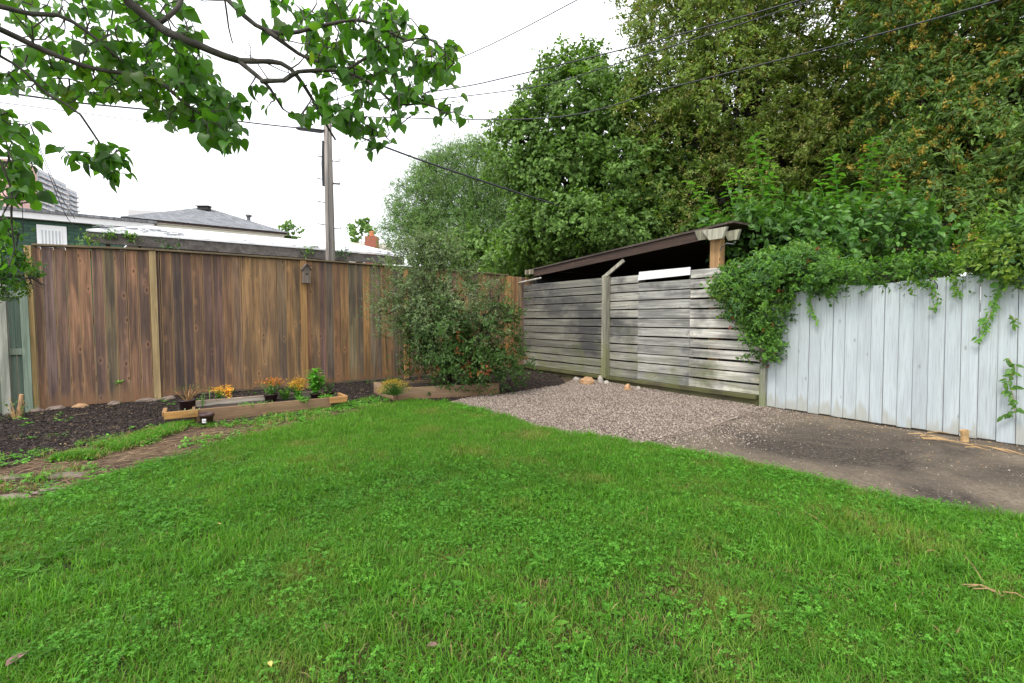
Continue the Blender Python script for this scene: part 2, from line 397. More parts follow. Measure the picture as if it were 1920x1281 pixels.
# ------------------------------------------------------------------ fence lines
FC = Vector((-6.29, 6.37, 0)); 
A0 = G(75, 771); A1 = G(700, 717); DC = (A1-A0).normalized()              # cedar fence line
B0 = G(1430, 763); B1 = G(1908, 838); DS = (B1-B0).normalized()           # slatted and white fence line, towards the camera
NS = Vector((-DS.y, DS.x, 0)); NS = NS if NS.y > 0 or NS.x > 0 else -NS   # away from the yard
NC = Vector((-DC.y, DC.x, 0))
if NC.y < 0: NC = -NC
if NS.x < 0: NS = -NS
def lineang(D): return math.atan2(D.y, D.x)

# ------------------------------------------------------------------ ground zones
def poly_px(pp): return [G(x, y).xy for x, y in pp]
def in_poly(x, y, P):
    x = np.asarray(x); y = np.asarray(y); r = np.zeros(x.shape, bool); n = len(P)
    for i in range(n):
        x1, y1 = P[i]; x2, y2 = P[(i+1) % n]
        c = ((y1 > y) != (y2 > y)) & (x < (x2-x1)*(y-y1)/((y2-y1) if y2 != y1 else 1e-9)+x1); r ^= c
    return r
def rough_edge(P, step=.12, amp=.03, seed=0):
    out = []
    for i in range(len(P)):
        a, b = Vector(P[i]), Vector(P[(i+1) % len(P)]); n = max(1, int((b-a).length/step)); nn = Vector((-(b-a).y, (b-a).x)).normalized()
        for k in range(n):
            q = a.lerp(b, k/n); out.append(q+nn*amp*2*noise.noise(Vector((q.x*3, q.y*3, seed))))
    return out
def sheet(name, P, zoff, mat, grid=.22, amp=.03):
    P = rough_edge(P, amp=amp, seed=hash(name) % 17 if False else len(name))
    xs = [p.x for p in P]; ys = [p.y for p in P]
    gx, gy = np.meshgrid(np.arange(min(xs), max(xs), grid), np.arange(min(ys), max(ys), grid)); gx = gx.ravel(); gy = gy.ravel()
    k = in_poly(gx, gy, [tuple(p) for p in P])
    pts = [Vector(p) for p in P]+[Vector((a, b)) for a, b in zip(gx[k], gy[k])]
    n = len(P)
    r = delaunay_2d_cdt(pts, [], [list(range(n))], 1, 1e-5)
    vs = [(v.x, v.y, gz(v.x, v.y)+zoff) for v in r[0]]
    me = bpy.data.meshes.new(name); me.from_pydata(vs, [], [tuple(f) for f in r[2]]); me.materials.append(mat)
    me.polygons.foreach_set('use_smooth', [True]*len(me.polygons))
    o = place(name, me); o['kind'] = 'structure'; return o
def pt(x, y): return Vector((x, y))
LAWN = [pt(-7.5, -1.5)]+poly_px([(-420, 1050), (-150, 990), (0, 952), (60, 945), (120, 930), (190, 900), (300, 868), (340, 862), (420, 832), (520, 806), (600, 790), (700, 768), (770, 753), (850, 757), (960, 788), (1010, 806), (1140, 826), (1300, 851), (1500, 893), (1700, 940), (1920, 976), (2200, 1020)])+[pt(7.5, -1.5)]
GRAVEL = poly_px([(835, 757), (880, 745), (935, 741), (1050, 724), (1090, 708), (1180, 720), (1290, 738), (1432, 766), (1390, 785), (1330, 805), (1240, 825), (1190, 838), (1120, 832), (960, 796)])
PAD = poly_px([(1110, 828), (1200, 812), (1290, 795), (1380, 775), (1432, 760), (1600, 790), (1908, 836), (2300, 905), (2600, 1060), (1920, 1000), (1600, 935), (1300, 868)])
MULCH = poly_px([(-200, 800), (70, 768), (330, 745), (500, 732), (700, 715), (960, 692), (1040, 698), (1062, 722), (930, 745), (700, 755), (560, 785), (350, 800), (200, 826), (90, 855), (0, 880), (-200, 930)])
PATH = poly_px([(-400, 880), (-50, 872), (60, 850), (200, 822), (340, 797), (560, 770), (700, 756), (760, 758), (640, 790), (420, 845), (300, 880), (180, 915), (60, 955), (-400, 1060)])
g = MB(); N_ = 40
gx = [-1500, -400, -100, -40]+[x for x in np.arange(-20, 20.1, 2)]+[40, 100, 400, 1500]
gy = [-1500, -400, -100, -30]+[x for x in np.arange(-8, 24.1, 2)]+[40, 100, 400, 1500]
for y in gy:
    for x in gx: g.v.append((x, y, -.035))
for j in range(len(gy)-1):
    for i in range(len(gx)-1): g.f.append((j*len(gx)+i, j*len(gx)+i+1, (j+1)*len(gx)+i+1, (j+1)*len(gx)+i)); g.m.append(0)
g.build('ground', M['earth'])['kind'] = 'structure'
sheet('path', PATH, 0, M['pathsoil'])
sheet('mulch_bed', MULCH, .006, M['mulch'], amp=.10)
sheet('driveway', PAD, .004, M['pad'])
sheet('gravel_bed', GRAVEL, .010, M['gravelbase'], amp=.12)
sheet('lawn', LAWN, .016, M['lawnsoil'])

def sample(P, n, dens=None):
    xs = [p.x for p in P]; ys = [p.y for p in P]; R = np.random.RandomState(n % 99991+3)
    x = R.uniform(min(xs), max(xs), n); y = R.uniform(min(ys), max(ys), n); k = in_poly(x, y, [tuple(p) for p in P])
    out = []
    for a, b in zip(x[k], y[k]):
        if dens is None or rnd.random() < dens(a, b): out.append((float(a), float(b)))
    return out
def area_bb(P):
    xs = [p.x for p in P]; ys = [p.y for p in P]; return (max(xs)-min(xs))*(max(ys)-min(ys))

# ------------------------------------------------------------------ grass
def tuft(nb, r, hmin, hmax, wd, mats_dry=.06, seed=0):
    R = random.Random(seed); b = MB()
    for i in range(nb):
        a = R.uniform(0, 6.28); q = r*math.sqrt(R.random()); p = Vector((q*math.cos(a), q*math.sin(a), 0))
        h = R.uniform(hmin, hmax); an = R.uniform(0, 6.28); lean = R.uniform(.15, .95); D = Vector((math.cos(an), math.sin(an), 0)); Sd = Vector((-D.y, D.x, 0))*wd*R.uniform(.6, 1.2)/2
        vs = []
        for t, ww in ((0, 1), (.4, 1), (.75, .75)):
            c = p+Vector((0, 0, h*t*(1-.3*lean*t)))+D*(h*lean*t*t*1.0); vs += [c-Sd*ww, c+Sd*ww]
        vs.append(p+Vector((0, 0, h*(1-.38*lean)))+D*(h*lean*1.05))
        b.add(vs, [(0, 1, 3, 2), (2, 3, 5, 4), (4, 5, 6)], 1 if R.random() < mats_dry else 0)
    return b.mesh('tuft', [M['grass'], M['drygrass']])
def clover_clump(n, r, seed):
    R = random.Random(seed); b = MB()
    for i in range(n):
        a = R.uniform(0, 6.28); q = r*math.sqrt(R.random()); h = R.uniform(.02, .055); c = Vector((q*math.cos(a), q*math.sin(a), h)); s = R.uniform(.005, .009)
        tilt = Vector((R.gauss(0, .35), R.gauss(0, .35), 1)).normalized(); a0 = R.uniform(0, 6.28)
        e1 = tilt.orthogonal().normalized(); e2 = tilt.cross(e1)
        for k in range(3):
            an = a0+k*2.094; d = e1*math.cos(an)+e2*math.sin(an); sd_ = tilt.cross(d)
            b.add([c, c+d*s*.6+sd_*s*.5+tilt*s*.1, c+d*s*1.15+sd_*s*.35, c+d*s*1.05-tilt*s*.05, c+d*s*1.15-sd_*s*.35, c+d*s*.6-sd_*s*.5+tilt*s*.1], [(0, 1, 2, 3), (0, 3, 4, 5)], 0)
    return b.mesh('clover', [M['clover']])
def rosette(n, L, seed, mat, up=.5, shape='ov', wr=.5):
    R = random.Random(seed); b = MB()
    for i in range(n):
        a = i*2.4+R.uniform(-.3, .3); el = R.uniform(.1, up); d = Vector((math.cos(a)*math.cos(el), math.sin(a)*math.cos(el), math.sin(el)))
        l = L*R.uniform(.6, 1.1); b.leaf(Vector((0, 0, .008+.01*R.random()))+d*L*.15, d, Vector((0, 0, 1)), l, l*wr, shape, 0, droop=R.uniform(.1, .5), fold=.25)
    return b.mesh('rosette', [mat])
protos = [tuft(24, .062, .024, .056, .0027, .03, i) for i in range(4)]+[tuft(15, .055, .04, .085, .0036, .04, 10+i) for i in range(3)]+[tuft(16, .055, .02, .05, .003, .7, 20)]
cl = [clover_clump(30, .065, i) for i in range(3)]
ws = [rosette(6, .05, 1, M['clover']), rosette(7, .075, 2, M['clover'], .7, wr=.38), rosette(5, .035, 3, M['leaf_bright'], .8)]
allp = protos+cl+ws
P_, R_, S_, I_ = [], [], [], []
def dens(x, y):
    d = math.hypot(x, y)
    if y < .4: return .12
    if abs(x) > 1.25*y+1.2: return .15
    return min(1.0, max(.5, 1.2-.08*d))
for x, y in sample(LAWN, int(area_bb(LAWN)*1150), dens):
    n1 = noise.noise(Vector((x*.9, y*.9, 0))); n2 = noise.noise(Vector((x*.8+40, y*.8, 0))); n3 = noise.noise(Vector((x*1.3+9, y*1.3+5, 2)))
    q = rnd.random(); far = y > 4.2
    dpx = math.hypot((x-.30)/.6, (y-1.85)/.28)
    sparse = (noise.noise(Vector((x*1.6+70, y*1.6, 1))) > .36 and y < 3.0 and rnd.random() < .6) or (dpx < 1.2*(1+.5*noise.noise(Vector((x*5, y*5, 3)))) and rnd.random() < .85)
    if sparse and rnd.random() < .35: continue
    s = rv(.8, 1.25)
    if q < .07+.24*max(0, n2) and not (far and q < .12): i = len(protos)+rnd.randrange(3)
    elif q > .988 and not far: i = len(protos)+3+rnd.randrange(3); 
    elif (n3 > .38 and q > .8) or q > .985 or (sparse and q > .65): i = 7
    elif n1 > .12 and rnd.random() < .6 or (x > 1.5 and y < 2.8 and rnd.random() < .6): i = 4+rnd.randrange(3)
    else: i = rnd.randrange(4)
    P_.append((x, y, gz(x, y)+.012)); R_.append((rv(-.12, .12), rv(-.12, .12), rv(0, 6.28))); S_.append(s); I_.append(i)
gr = scatter('grass', P_, allp, None, R_, S_, I_)
tag(gr, 'lush green mown lawn with clover patches filling the foreground', 'grass', kind='stuff')
print('grass instances', len(P_))

# sparse weeds on bed, path, edges
P_, R_, S_, I_ = [], [], [], []
wp = [tuft(12, .05, .03, .07, .004, .15, 31), tuft(8, .03, .04, .09, .004, .6, 32), rosette(6, .045, 5, M['leaf_bright'], .8), rosette(7, .04, 6, M['clover'], .6), clover_clump(12, .07, 9)]
STRIP = poly_px([(95, 868), (150, 850), (240, 822), (320, 800), (360, 796), (340, 808), (250, 838), (180, 862)])
FRONT = poly_px([(330, 800), (480, 790), (620, 765), (700, 745), (735, 752), (700, 765), (560, 790), (400, 805)])
for Pq, n, wt in ((PATH, 5200, [3, 4, 3, 3, 4]), (STRIP, 3600, [9, 1, 2, 2, 3]), (FRONT, 1600, [6, 0, 5, 3, 3]), (MULCH, 900, [1, 0, 5, 4, 2])):
    for x, y in sample(Pq, n):
        if Pq is STRIP and noise.noise(Vector((x*2.6, y*2.6, 28))) < -.18: continue
        if Pq is PATH and noise.noise(Vector((x*1.6, y*1.6, 8))) < .0: continue
        if Pq is MULCH and noise.noise(Vector((x*1.5, y*1.5, 18))) < .05: continue
        P_.append((x, y, gz(x, y)+.008)); R_.append((0, 0, rv(0, 6.28))); S_.append(rv(.7, 1.3)); I_.append(rnd.choices(range(5), wt)[0])
wd_ = scatter('ground_weeds', P_, wp, None, R_, S_, I_)
tag(wd_, 'small green weeds sprouting on the dark bed and the straw path', 'weeds', kind='stuff')

# pebbles
def pebble(seed, mat, s=.010, flat=.6):
    R = random.Random(seed); b = MB(); vs = []
    for z, r, n in ((-.5, .5, 4), (.1, 1, 5), (.7, .6, 4)):
        for k in range(n):
            a = 6.283*k/n+R.uniform(-.3, .3); q = r*R.uniform(.7, 1.15); vs.append(Vector((q*math.cos(a), q*math.sin(a)*.8, z*flat*R.uniform(.8, 1.2)))*s)
    fs = [(3, 2, 1, 0), (9, 10, 11, 12), (0, 1, 5), (0, 5, 4), (1, 2, 6), (1, 6, 5), (2, 7, 6), (2, 3, 7), (3, 8, 7), (3, 0, 8), (0, 4, 8), (4, 5, 9), (5, 10, 9), (5, 6, 10), (6, 11, 10), (6, 7, 11), (7, 12, 11), (7, 8, 12), (8, 4, 12), (4, 9, 12)]
    b.add(vs, fs); return b.mesh('pebble', [mat])
def varcol(name, cols, rough=.8):
    m, nt, p, o = newmat(name); B = NB(nt); r = B.n('ShaderNodeObjectInfo').outputs['Random']
    B.l(B.ramp(r, [(i/(len(cols)-1), c) for i, c in enumerate(cols)]), p.inputs['Base Color']); p.inputs['Roughness'].default_value = rough; return m
M['pebble'] = varcol('pebbles', [(.24, .18, .14), (.36, .30, .24), (.15, .11, .09), (.46, .40, .33), (.28, .21, .17), (.11, .09, .08), (.38, .30, .24), (.20, .16, .15)])
M['chip'] = varcol('bark_chips', [(.012, .009, .008), (.03, .02, .016), (.018, .013, .011), (.07, .05, .04), (.010, .008, .007)], .9)
M['strawv'] = varcol('straw_pieces', [(.36, .23, .12), (.20, .12, .07), (.48, .36, .20), (.13, .08, .05), (.30, .18, .09)], .8)
pb = [pebble(i, M['pebble']) for i in range(5)]
P_, R_, S_, I_ = [], [], [], []
def edged(Pq):
    return None
for x, y in sample(GRAVEL, int(area_bb(GRAVEL)*3200)):
    P_.append((x, y, gz(x, y)+.012+rv(0, .008))); R_.append((rv(-.7, .7), rv(-.7, .7), rv(0, 6.28))); S_.append(rv(.55, 1.35)); I_.append(rnd.randrange(5))
C0 = G(1250, 800)
GEDGE = [tuple(p) for p in rough_edge(GRAVEL, .3)]
for x, y in sample(PAD, 60000):
    px, py = proj((x, y, 0)); k = math.exp(-max(0, (px-1230))/170)
    k = math.exp(-min(math.hypot(x-q[0], y-q[1]) for q in GEDGE)/.28)
    if rnd.random() < .012+k*.95: P_.append((x, y, gz(x, y)+.006)); R_.append((rv(-.7, .7), rv(-.7, .7), rv(0, 6.28))); S_.append(rv(.5, 1.2)*(1 if k > .1 else .6)); I_.append(rnd.randrange(5))
o = scatter('gravel', P_, pb, None, R_, S_, I_); tag(o, 'pinkish grey gravel spread in front of the slatted fence', 'gravel', kind='stuff')
print('pebbles', len(P_))
def chip(seed, mat, L, Wd, T):
    R = random.Random(seed); b = MB(); b.box((-L/2, -Wd/2, 0), (L/2, Wd/2*R.uniform(.6, 1), T)); 
    b.v = [(x, y, z+R.uniform(-T, T)*.5) for x, y, z in b.v]; return b.mesh('chip', [mat])
ch = [chip(i, M['chip'], rv(.014, .04), rv(.006, .014), .005) for i in range(5)]
P_, R_, S_, I_ = [], [], [], []
for x, y in sample(MULCH, int(area_bb(MULCH)*1500)):
    P_.append((x, y, gz(x, y)+.012)); R_.append((rv(-.6, .6), rv(-.6, .6), rv(0, 6.28))); S_.append(rv(.5, 1.3)); I_.append(rnd.randrange(5))
o = scatter('mulch_chips', P_, ch, None, R_, S_, I_); tag(o, 'dark bark mulch covering the bed along the cedar fence', 'mulch', kind='stuff')
st = []
for i in range(5):
    b = MB(); L = rv(.06, .16); b.tube([(0, 0, .003), (L*.5, rv(-.01, .01), .008), (L, rv(-.02, .02), .003)], .0015, 3); st.append(b.mesh('straw_piece', [M['strawv']]))
P_, R_, S_, I_ = [], [], [], []
for x, y in sample(PATH, int(area_bb(PATH)*420)):
    P_.append((x, y, gz(x, y)+.006)); R_.append((rv(-.15, .15), rv(-.15, .15), rnd.gauss(.6, .7))); S_.append(rv(.5, 1.3)); I_.append(rnd.randrange(5))
o = scatter('straw', P_, st, None, R_, S_, I_); tag(o, 'dry brown straw and clippings strewn between the bed and the lawn', 'straw', kind='stuff')

# litter on the driveway, the gravel edge and the bed
lp = [chip(i+20, M['strawv'], rv(.01, .03), rv(.004, .012), .003) for i in range(4)]+st[:2]+[rosette(2, .03, 40, M['drygrass'], .5), rosette(2, .022, 41, M['yelleafm'] if 'yelleafm' in M else M['drygrass'], .5)]+pb[:2]
P_, R_, S_, I_ = [], [], [], []
for Pq, n, wq in ((PAD, 9000, (5, 5, 5, 5, 2, 1, 2, 2, 4, 4)), (GRAVEL, 500, (2, 2, 2, 2, 1, 1, 2, 4, 0, 0)), (MULCH, 5200, (5, 5, 5, 5, 3, 3, 3, 1, 0, 0))):
    for x, y in sample(Pq, n):
        if Pq is PAD:
            q = -(Vector((x, y, 0))-B0).dot(NS); k = math.exp(-max(0, q)/.25)+.12*max(0, noise.noise(Vector((x*1.2, y*1.2, 55)))+.25)*2
            if rnd.random() > k: continue
        P_.append((x, y, gz(x, y)+(.016 if Pq is not PAD else .006))); R_.append((rv(-.3, .3), rv(-.3, .3), rv(0, 6.28))); S_.append(rv(.5, 1.2)); I_.append(rnd.choices(range(10), wq)[0])
o = scatter('litter', P_, lp, None, R_, S_, I_); tag(o, 'small dry litter and grit scattered on the driveway and the bed', 'litter', kind='stuff')

# ------------------------------------------------------------------ cedar fence
cf = thing('cedar_fence', 'tall brown cedar board fence with a flat cap along the back left', 'fence', A0)
AC = lineang(DC)
cf.rotation_euler = (0, 0, AC)
def local(root_ang, D, N, t, off, z): return Vector((t, off, z))
yl = 1 if (Matrix.Rotation(AC, 3, 'Z') @ Vector((0, 1, 0))).dot(NC) > 0 else -1   # local +y is away from the yard
TOPZ = [(60, zat(A0, 459)), (400, None), (960, None)]
def ztop_c(t):
    P = A0+DC*t; px = proj(P+Vector((0, 0, 1)))[0]
    for (a, ya), (b, yb) in zip(((-200, 445), (65, 461), (300, 471), (400, 476), (692, 497), (935, 516)), ((65, 461), (300, 471), (400, 476), (692, 497), (935, 516), (1400, 547))):
        if px <= b: break
    return zat(P, ya+(yb-ya)*(px-a)/(b-a))
edges = [57, 67.5, 83.75, 107.5, 130, 153, 176.75, 198.75, 220.5, 241.25, 261.75, 283.75, 304, 325, 345, 363.75, 382.5, 401.25, 420.5, 438, 454.8, 472.5, 488.5, 504.5, 520.9, 538.3, 551.8, 570, 584, 599.5, 612, 626, 640, 654, 670, 682, 694]
ts = [on_line(e, A0, DC, 1.0) for e in edges]
tc_end = on_line(1040, A0, DC, 1.0)
while ts[-1] < tc_end: ts.append(ts[-1]+rv(.105, .14))
def c_tint(px, i):
    q = rnd.random()
    if px < 283: base = rnd.choice([(.20, .125, .09), (.17, .11, .085), (.24, .14, .09), (.19, .13, .105)])
    elif px < 440: base = rnd.choice([(.13, .078, .058), (.17, .10, .068), (.11, .072, .062), (.21, .125, .075)])
    elif px < 640: base = rnd.choice([(.27, .17, .085), (.23, .15, .085), (.18, .13, .085), (.30, .185, .085)])
    else: base = rnd.choice([(.26, .18, .10), (.30, .18, .085), (.17, .14, .10), (.36, .21, .09)])
    return tuple(x*q_ for x, q_ in zip(base, (1.28, 1.2, 1.1)))+(1,) if q < .5 else tuple(x*1.15*rv(.85, 1.1) for x in base)+(1,)
for i in range(len(ts)-1):
    t0, t1 = ts[i], ts[i+1]; wdt = t1-t0; px = proj(A0+DC*(t0+t1)/2+Vector((0, 0, 1)))[0]
    zt = ztop_c((t0+t1)/2)-.01; zb = .02+(.05 if px > 300 else .0)+rv(-.01, .012)
    b = MB(); b.box((-wdt/2+.0035, 0, 0), (wdt/2-.0035, .019, zt-zb), bev=.002)
    o = b.build('board', M['cedar'], cf); o.location = ((t0+t1)/2, yl*(rv(0, .004))-(0 if yl > 0 else .019), zb); o.rotation_euler = (0, rv(-.002, .002), rv(-.02, .02))
    o.color = c_tint(px, i)
# posts
for (x0, x1, dark) in ((53.5, 67, 0), (284.5, 297.5, 0), (565, 576, 1), (757, 765, 1), (948, 957, 1)):
    t0, t1 = on_line(x0, A0, DC, 1), on_line(x1, A0, DC, 1); wdt = t1-t0; zt = ztop_c((t0+t1)/2)
    b = MB(); b.box((-wdt/2, -.03, 0), (wdt/2, .012, zt+.02), bev=.004); o = b.build('post', M['post_wood'], cf); o.location = ((t0+t1)/2, -.0 if yl > 0 else 0, -.02)
    o.color = (.44, .30, .13, 1) if not dark else (.40, .23, .09, 1)
    if x0 == 284.5: o.color = (.46, .34, .17, 1)
# cap rails between posts
caps = [60, 291, 570, 761, 952]
for a, b_ in zip(caps[:-1], caps[1:]):
    t0, t1 = on_line(a, A0, DC, 2.2), on_line(b_, A0, DC, 2.2); z0, z1 = ztop_c(t0), ztop_c(t1)
    b = MB(); L = math.hypot(t1-t0, z1-z0); b.box((0, -.05, 0), (L-.006, .09, .028), bev=.004); 
    o = b.build('cap_rail', M['cap_wood'], cf); o.location = (t0, 0, z0+.0); o.rotation_euler = (0, -math.atan2(z1-z0, t1-t0), 0); o.color = (.17, .13, .075, 1)
    for dz in (-.13, -1.05, -1.85):
        b = MB(); b.box((0, .024, 0), (L-.006, .06, .09)); o = b.build('rail', M['cap_wood'], cf); o.location = (t0, 0, z0+dz); o.rotation_euler = (0, -math.atan2(z1-z0, t1-t0), 0); o.color = (.17, .13, .075, 1)
# birdhouse
tb = on_line(570, A0, DC, 1.9); Pb = A0+DC*tb; zb0, zb1 = zat(Pb, 531), zat(Pb, 496)
bh = thing('birdhouse', 'small weathered grey birdhouse nailed high on the cedar fence batten', 'birdhouse', Pb-NC*.13+Vector((0, 0, zb0)), AC)
b = MB(); w2 = .055; H = (zb1-zb0)*.72
b.box((-w2, -.06, 0), (w2, .06, H)); b.add([(-w2, -.0605, H), (w2, -.0605, H), (0, -.0605, H+.07), (-w2, .06, H), (w2, .06, H), (0, .06, H+.07)], [(0, 1, 2), (5, 4, 3), (0, 2, 5, 3), (2, 1, 4, 5)])
o = b.build('box', M['slat_post'], bh); o.color = (.20, .16, .13, 1)
b = MB(); b.box((-.062, -.075, -.012), (.062, .07, -.001)); o = b.build('floor_board', M['slat_post'], bh); o.color = (.16, .13, .11, 1)
b = MB()
for s in (-1, 1): b.add([(s*.078, -.085, H-.02), (0, -.085, H+.078), (0, .068, H+.078), (s*.078, .068, H-.02), (s*.078, -.085, H-.008), (0, -.085, H+.092), (0, .068, H+.092), (s*.078, .068, H-.008)], [(0, 1, 2, 3), (7, 6, 5, 4), (0, 4, 5, 1), (3, 2, 6, 7), (0, 3, 7, 4)])
o = b.build('roof', M['slat_post'], bh); o.color = (.13, .10, .09, 1)
b = MB(); b.tube([(0, -.0615, H*.62), (0, -.058, H*.62)], .017, 12); b.build('entrance_hole', M['darkvoid'], bh)  # black disc painted as the dark inside the hole
b = MB(); b.tube([(0, -.06, H*.62+.05), (0, -.075, H+.055)], .004, 6); b.build('hook', M['metal'], bh)

# old green fence at the left edge
GA = G(57, 772)-NC*.04; gf = thing('green_fence', 'old green grey painted fence stub at the left edge with pale post', 'fence', GA, AC)
def gt(px): return on_line(px, GA, DC, 1)
for x0, x1, y0, colr, dep in ((42, 57, 540, (.20, .26, .20, 1), .09), (-1, 16, 532, (.44, .44, .38, 1), .1), (-75, -58, 530, (.40, .42, .36, 1), .1)):
    t0, t1 = gt(x0), gt(x1); zt = zat(GA+DC*t0, y0); b = MB(); b.box((t0, -dep/2-.02, -.03), (t1, dep/2, zt), bev=.005); o = b.build('post', M['greenwood'], gf); o.color = colr
for a, c in ((17, 29), (29.5, 41), (-12, -1.5), (-25, -13), (-40, -26), (-57, -41)):
    t0, t1 = gt(a), gt(c); b = MB(); b.box((t0+.003, .0, -.02), (t1-.003, .018, zat(GA+DC*t0, 556)), bev=.003); o = b.build('board', M['greenwood'], gf); o.color = (.15+rv(-.02, .02), .185, .145, 1)
for yy in (660, 552):
    t0, t1 = gt(16.5), gt(41.5); z = zat(GA+DC*t0, yy)
    for q0, q1 in ((t0, t1), (gt(-57), gt(-1.5))):
        b = MB(); b.box((q0, -.045, z-.04), (q1, -.002, z+.04), bev=.004); o = b.build('rail', M['greenwood'], gf); o.color = (.22, .27, .21, 1)

# ------------------------------------------------------------------ slatted fence
sf = thing('slatted_fence', 'grey weathered fence of horizontal slats with gaps below the shed roof', 'fence', B0, lineang(DS))
AS = lineang(DS)
ys = 1 if (Matrix.Rotation(AS, 3, 'Z') @ Vector((0, 1, 0))).dot(NS) > 0 else -1
def tS(px, z=1.0): return on_line(px, B0, DS, z)
c0, c1, c2, c3, c4 = tS(976), tS(1140), tS(1196), tS(1293), tS(1432)
def z_top_s(t): 
    P = B0+DS*t; px = proj(P+Vector((0, 0, 1.5)))[0]; return zat(P, 533+(498-533)*(px-985)/(1345-985)) if px < 1345 else zat(B0+DS*tS(1345), 498)
def z_bot_s(t):
    P = B0+DS*t; px = proj(P+Vector((0, 0, .2)))[0]; return zat(P, 684+(741-684)*(px-985)/(1428-985))
NR = 12
for (ta, tb2, seg) in ((c0, c1-.01, 0), (c1+.01, c2, 1), (c2, c3, 2), (c3, c4, 3)):
    for k in range(NR):
        if seg == 2 and k == NR-1: continue
        def zz(t, kk): a, b_ = z_bot_s(t), z_top_s(t); return a+(b_-a)*kk/NR
        ja = rv(-.004, .004); gap = rv(.020, .032) if seg else rv(.020, .030)
        if seg == 2: gap *= .8
        if seg == 3: gap *= 1.15
        L = tb2-ta-.003; z0a, z0b = zz(ta, k), zz(tb2, k); z1a, z1b = zz(ta, k+1)-gap, zz(tb2, k+1)-gap
        yo = rv(0, .006); th = .02
        y0, y1 = (yo, yo+th) if ys > 0 else (-yo-th, -yo)
        b = MB(); hh = z1a-z0a; h2 = z1b-z0b
        b.add([(0, y0, 0), (L, y0, z0b-z0a), (L, y1, z0b-z0a), (0, y1, 0), (0, y0, hh), (L, y0, z0b-z0a+h2), (L, y1, z0b-z0a+h2), (0, y1, hh)], [(3, 2, 1, 0), (4, 5, 6, 7), (0, 1, 5, 4), (1, 2, 6, 5), (2, 3, 7, 6), (3, 0, 4, 7)])
        o = b.build('slat', M['slat'], sf); o.location = (ta, 0, z0a+ja)
        base = {0: (.25, .245, .20), 1: (.37, .36, .31), 2: (.40, .395, .36), 3: (.66, .64, .57)}[seg]
        q = rv(.82, 1.15); o.color = tuple(x*q for x in base)+(1,)
# bright replacement board
z0 = z_top_s(c2); b = MB(); Lc = c3-c2
zb_a, zb_b = zat(B0+DS*c2, 526), zat(B0+DS*c3, 515.5); zt_a, zt_b = zat(B0+DS*c2, 510.5), zat(B0+DS*c3, 501)
sgn = -1 if ys > 0 else 1
b.add([(0, sgn*.022, 0), (Lc, sgn*.022, zb_b-zb_a), (Lc, sgn*.003, zb_b-zb_a), (0, sgn*.003, 0), (.03, sgn*.022, zt_a-zb_a), (Lc, sgn*.022, zt_b-zb_a), (Lc, sgn*.003, zt_b-zb_a), (.03, sgn*.003, zt_a-zb_a)], [(3, 2, 1, 0), (4, 5, 6, 7), (0, 1, 5, 4), (1, 2, 6, 5), (2, 3, 7, 6), (3, 0, 4, 7)])
o = b.build('slat', plain('pale_board', (.72, .72, .72), .7, .08, 14), sf); o.location = (c2, 0, zb_a); o['label'] = 'bright white replacement slat in the top row'
def s_box(name, t0, t1, o0, o1, z0, z1, mat, col, parent=None, label=None):     # offsets o: negative = yard side
    b = MB(); a, c = sorted((o0*ys, o1*ys)); b.box((t0, a, z0), (t1, c, z1), bev=.004); o = b.build(name, mat, parent or sf); o.color = tuple(col)+(1,)
    if label: o['label'] = label
    return o
tp = tS(1140); s_box('post', tp-.055, tp+.055, -.12, -.008, .10, z_top_s(tp)+.0, M['slat_post'], (.30, .29, .22))
tl = tS(971); s_box('post', tl-.07, tl+.05, -.10, .02, -.02, zat(B0+DS*tl, 529), M['slat_post'], (.42, .42, .38))
tr_ = tS(1434); s_box('post', tr_-.035, tr_+.045, -.045, .05, -.02, 1.62, M['slat_post'], (.36, .37, .33))
for tt in (c2, c3): s_box('backing_post', tt-.045, tt+.045, .03, .12, .05, 1.95, M['slat_post'], (.08, .07, .06))
# brace
bz0 = z_top_s(tp)-.02; b = MB()
pa = Vector((tp-.04, -.07*ys, bz0)); Pe = B0+DS*(tS(1157)); pe = Vector((tS(1160), .12*ys, zat(Pe, 488)))
dd = (pe-pa).normalized(); Mx = Matrix.Translation(pa) @ dd.to_track_quat('Z', 'Y').to_matrix().to_4x4(); b.box((-.045, -.03, 0), (.045, .03, (pe-pa).length), M=Mx); o = b.build('brace', M['slat_post'], sf); o.color = (.40, .38, .30, 1)
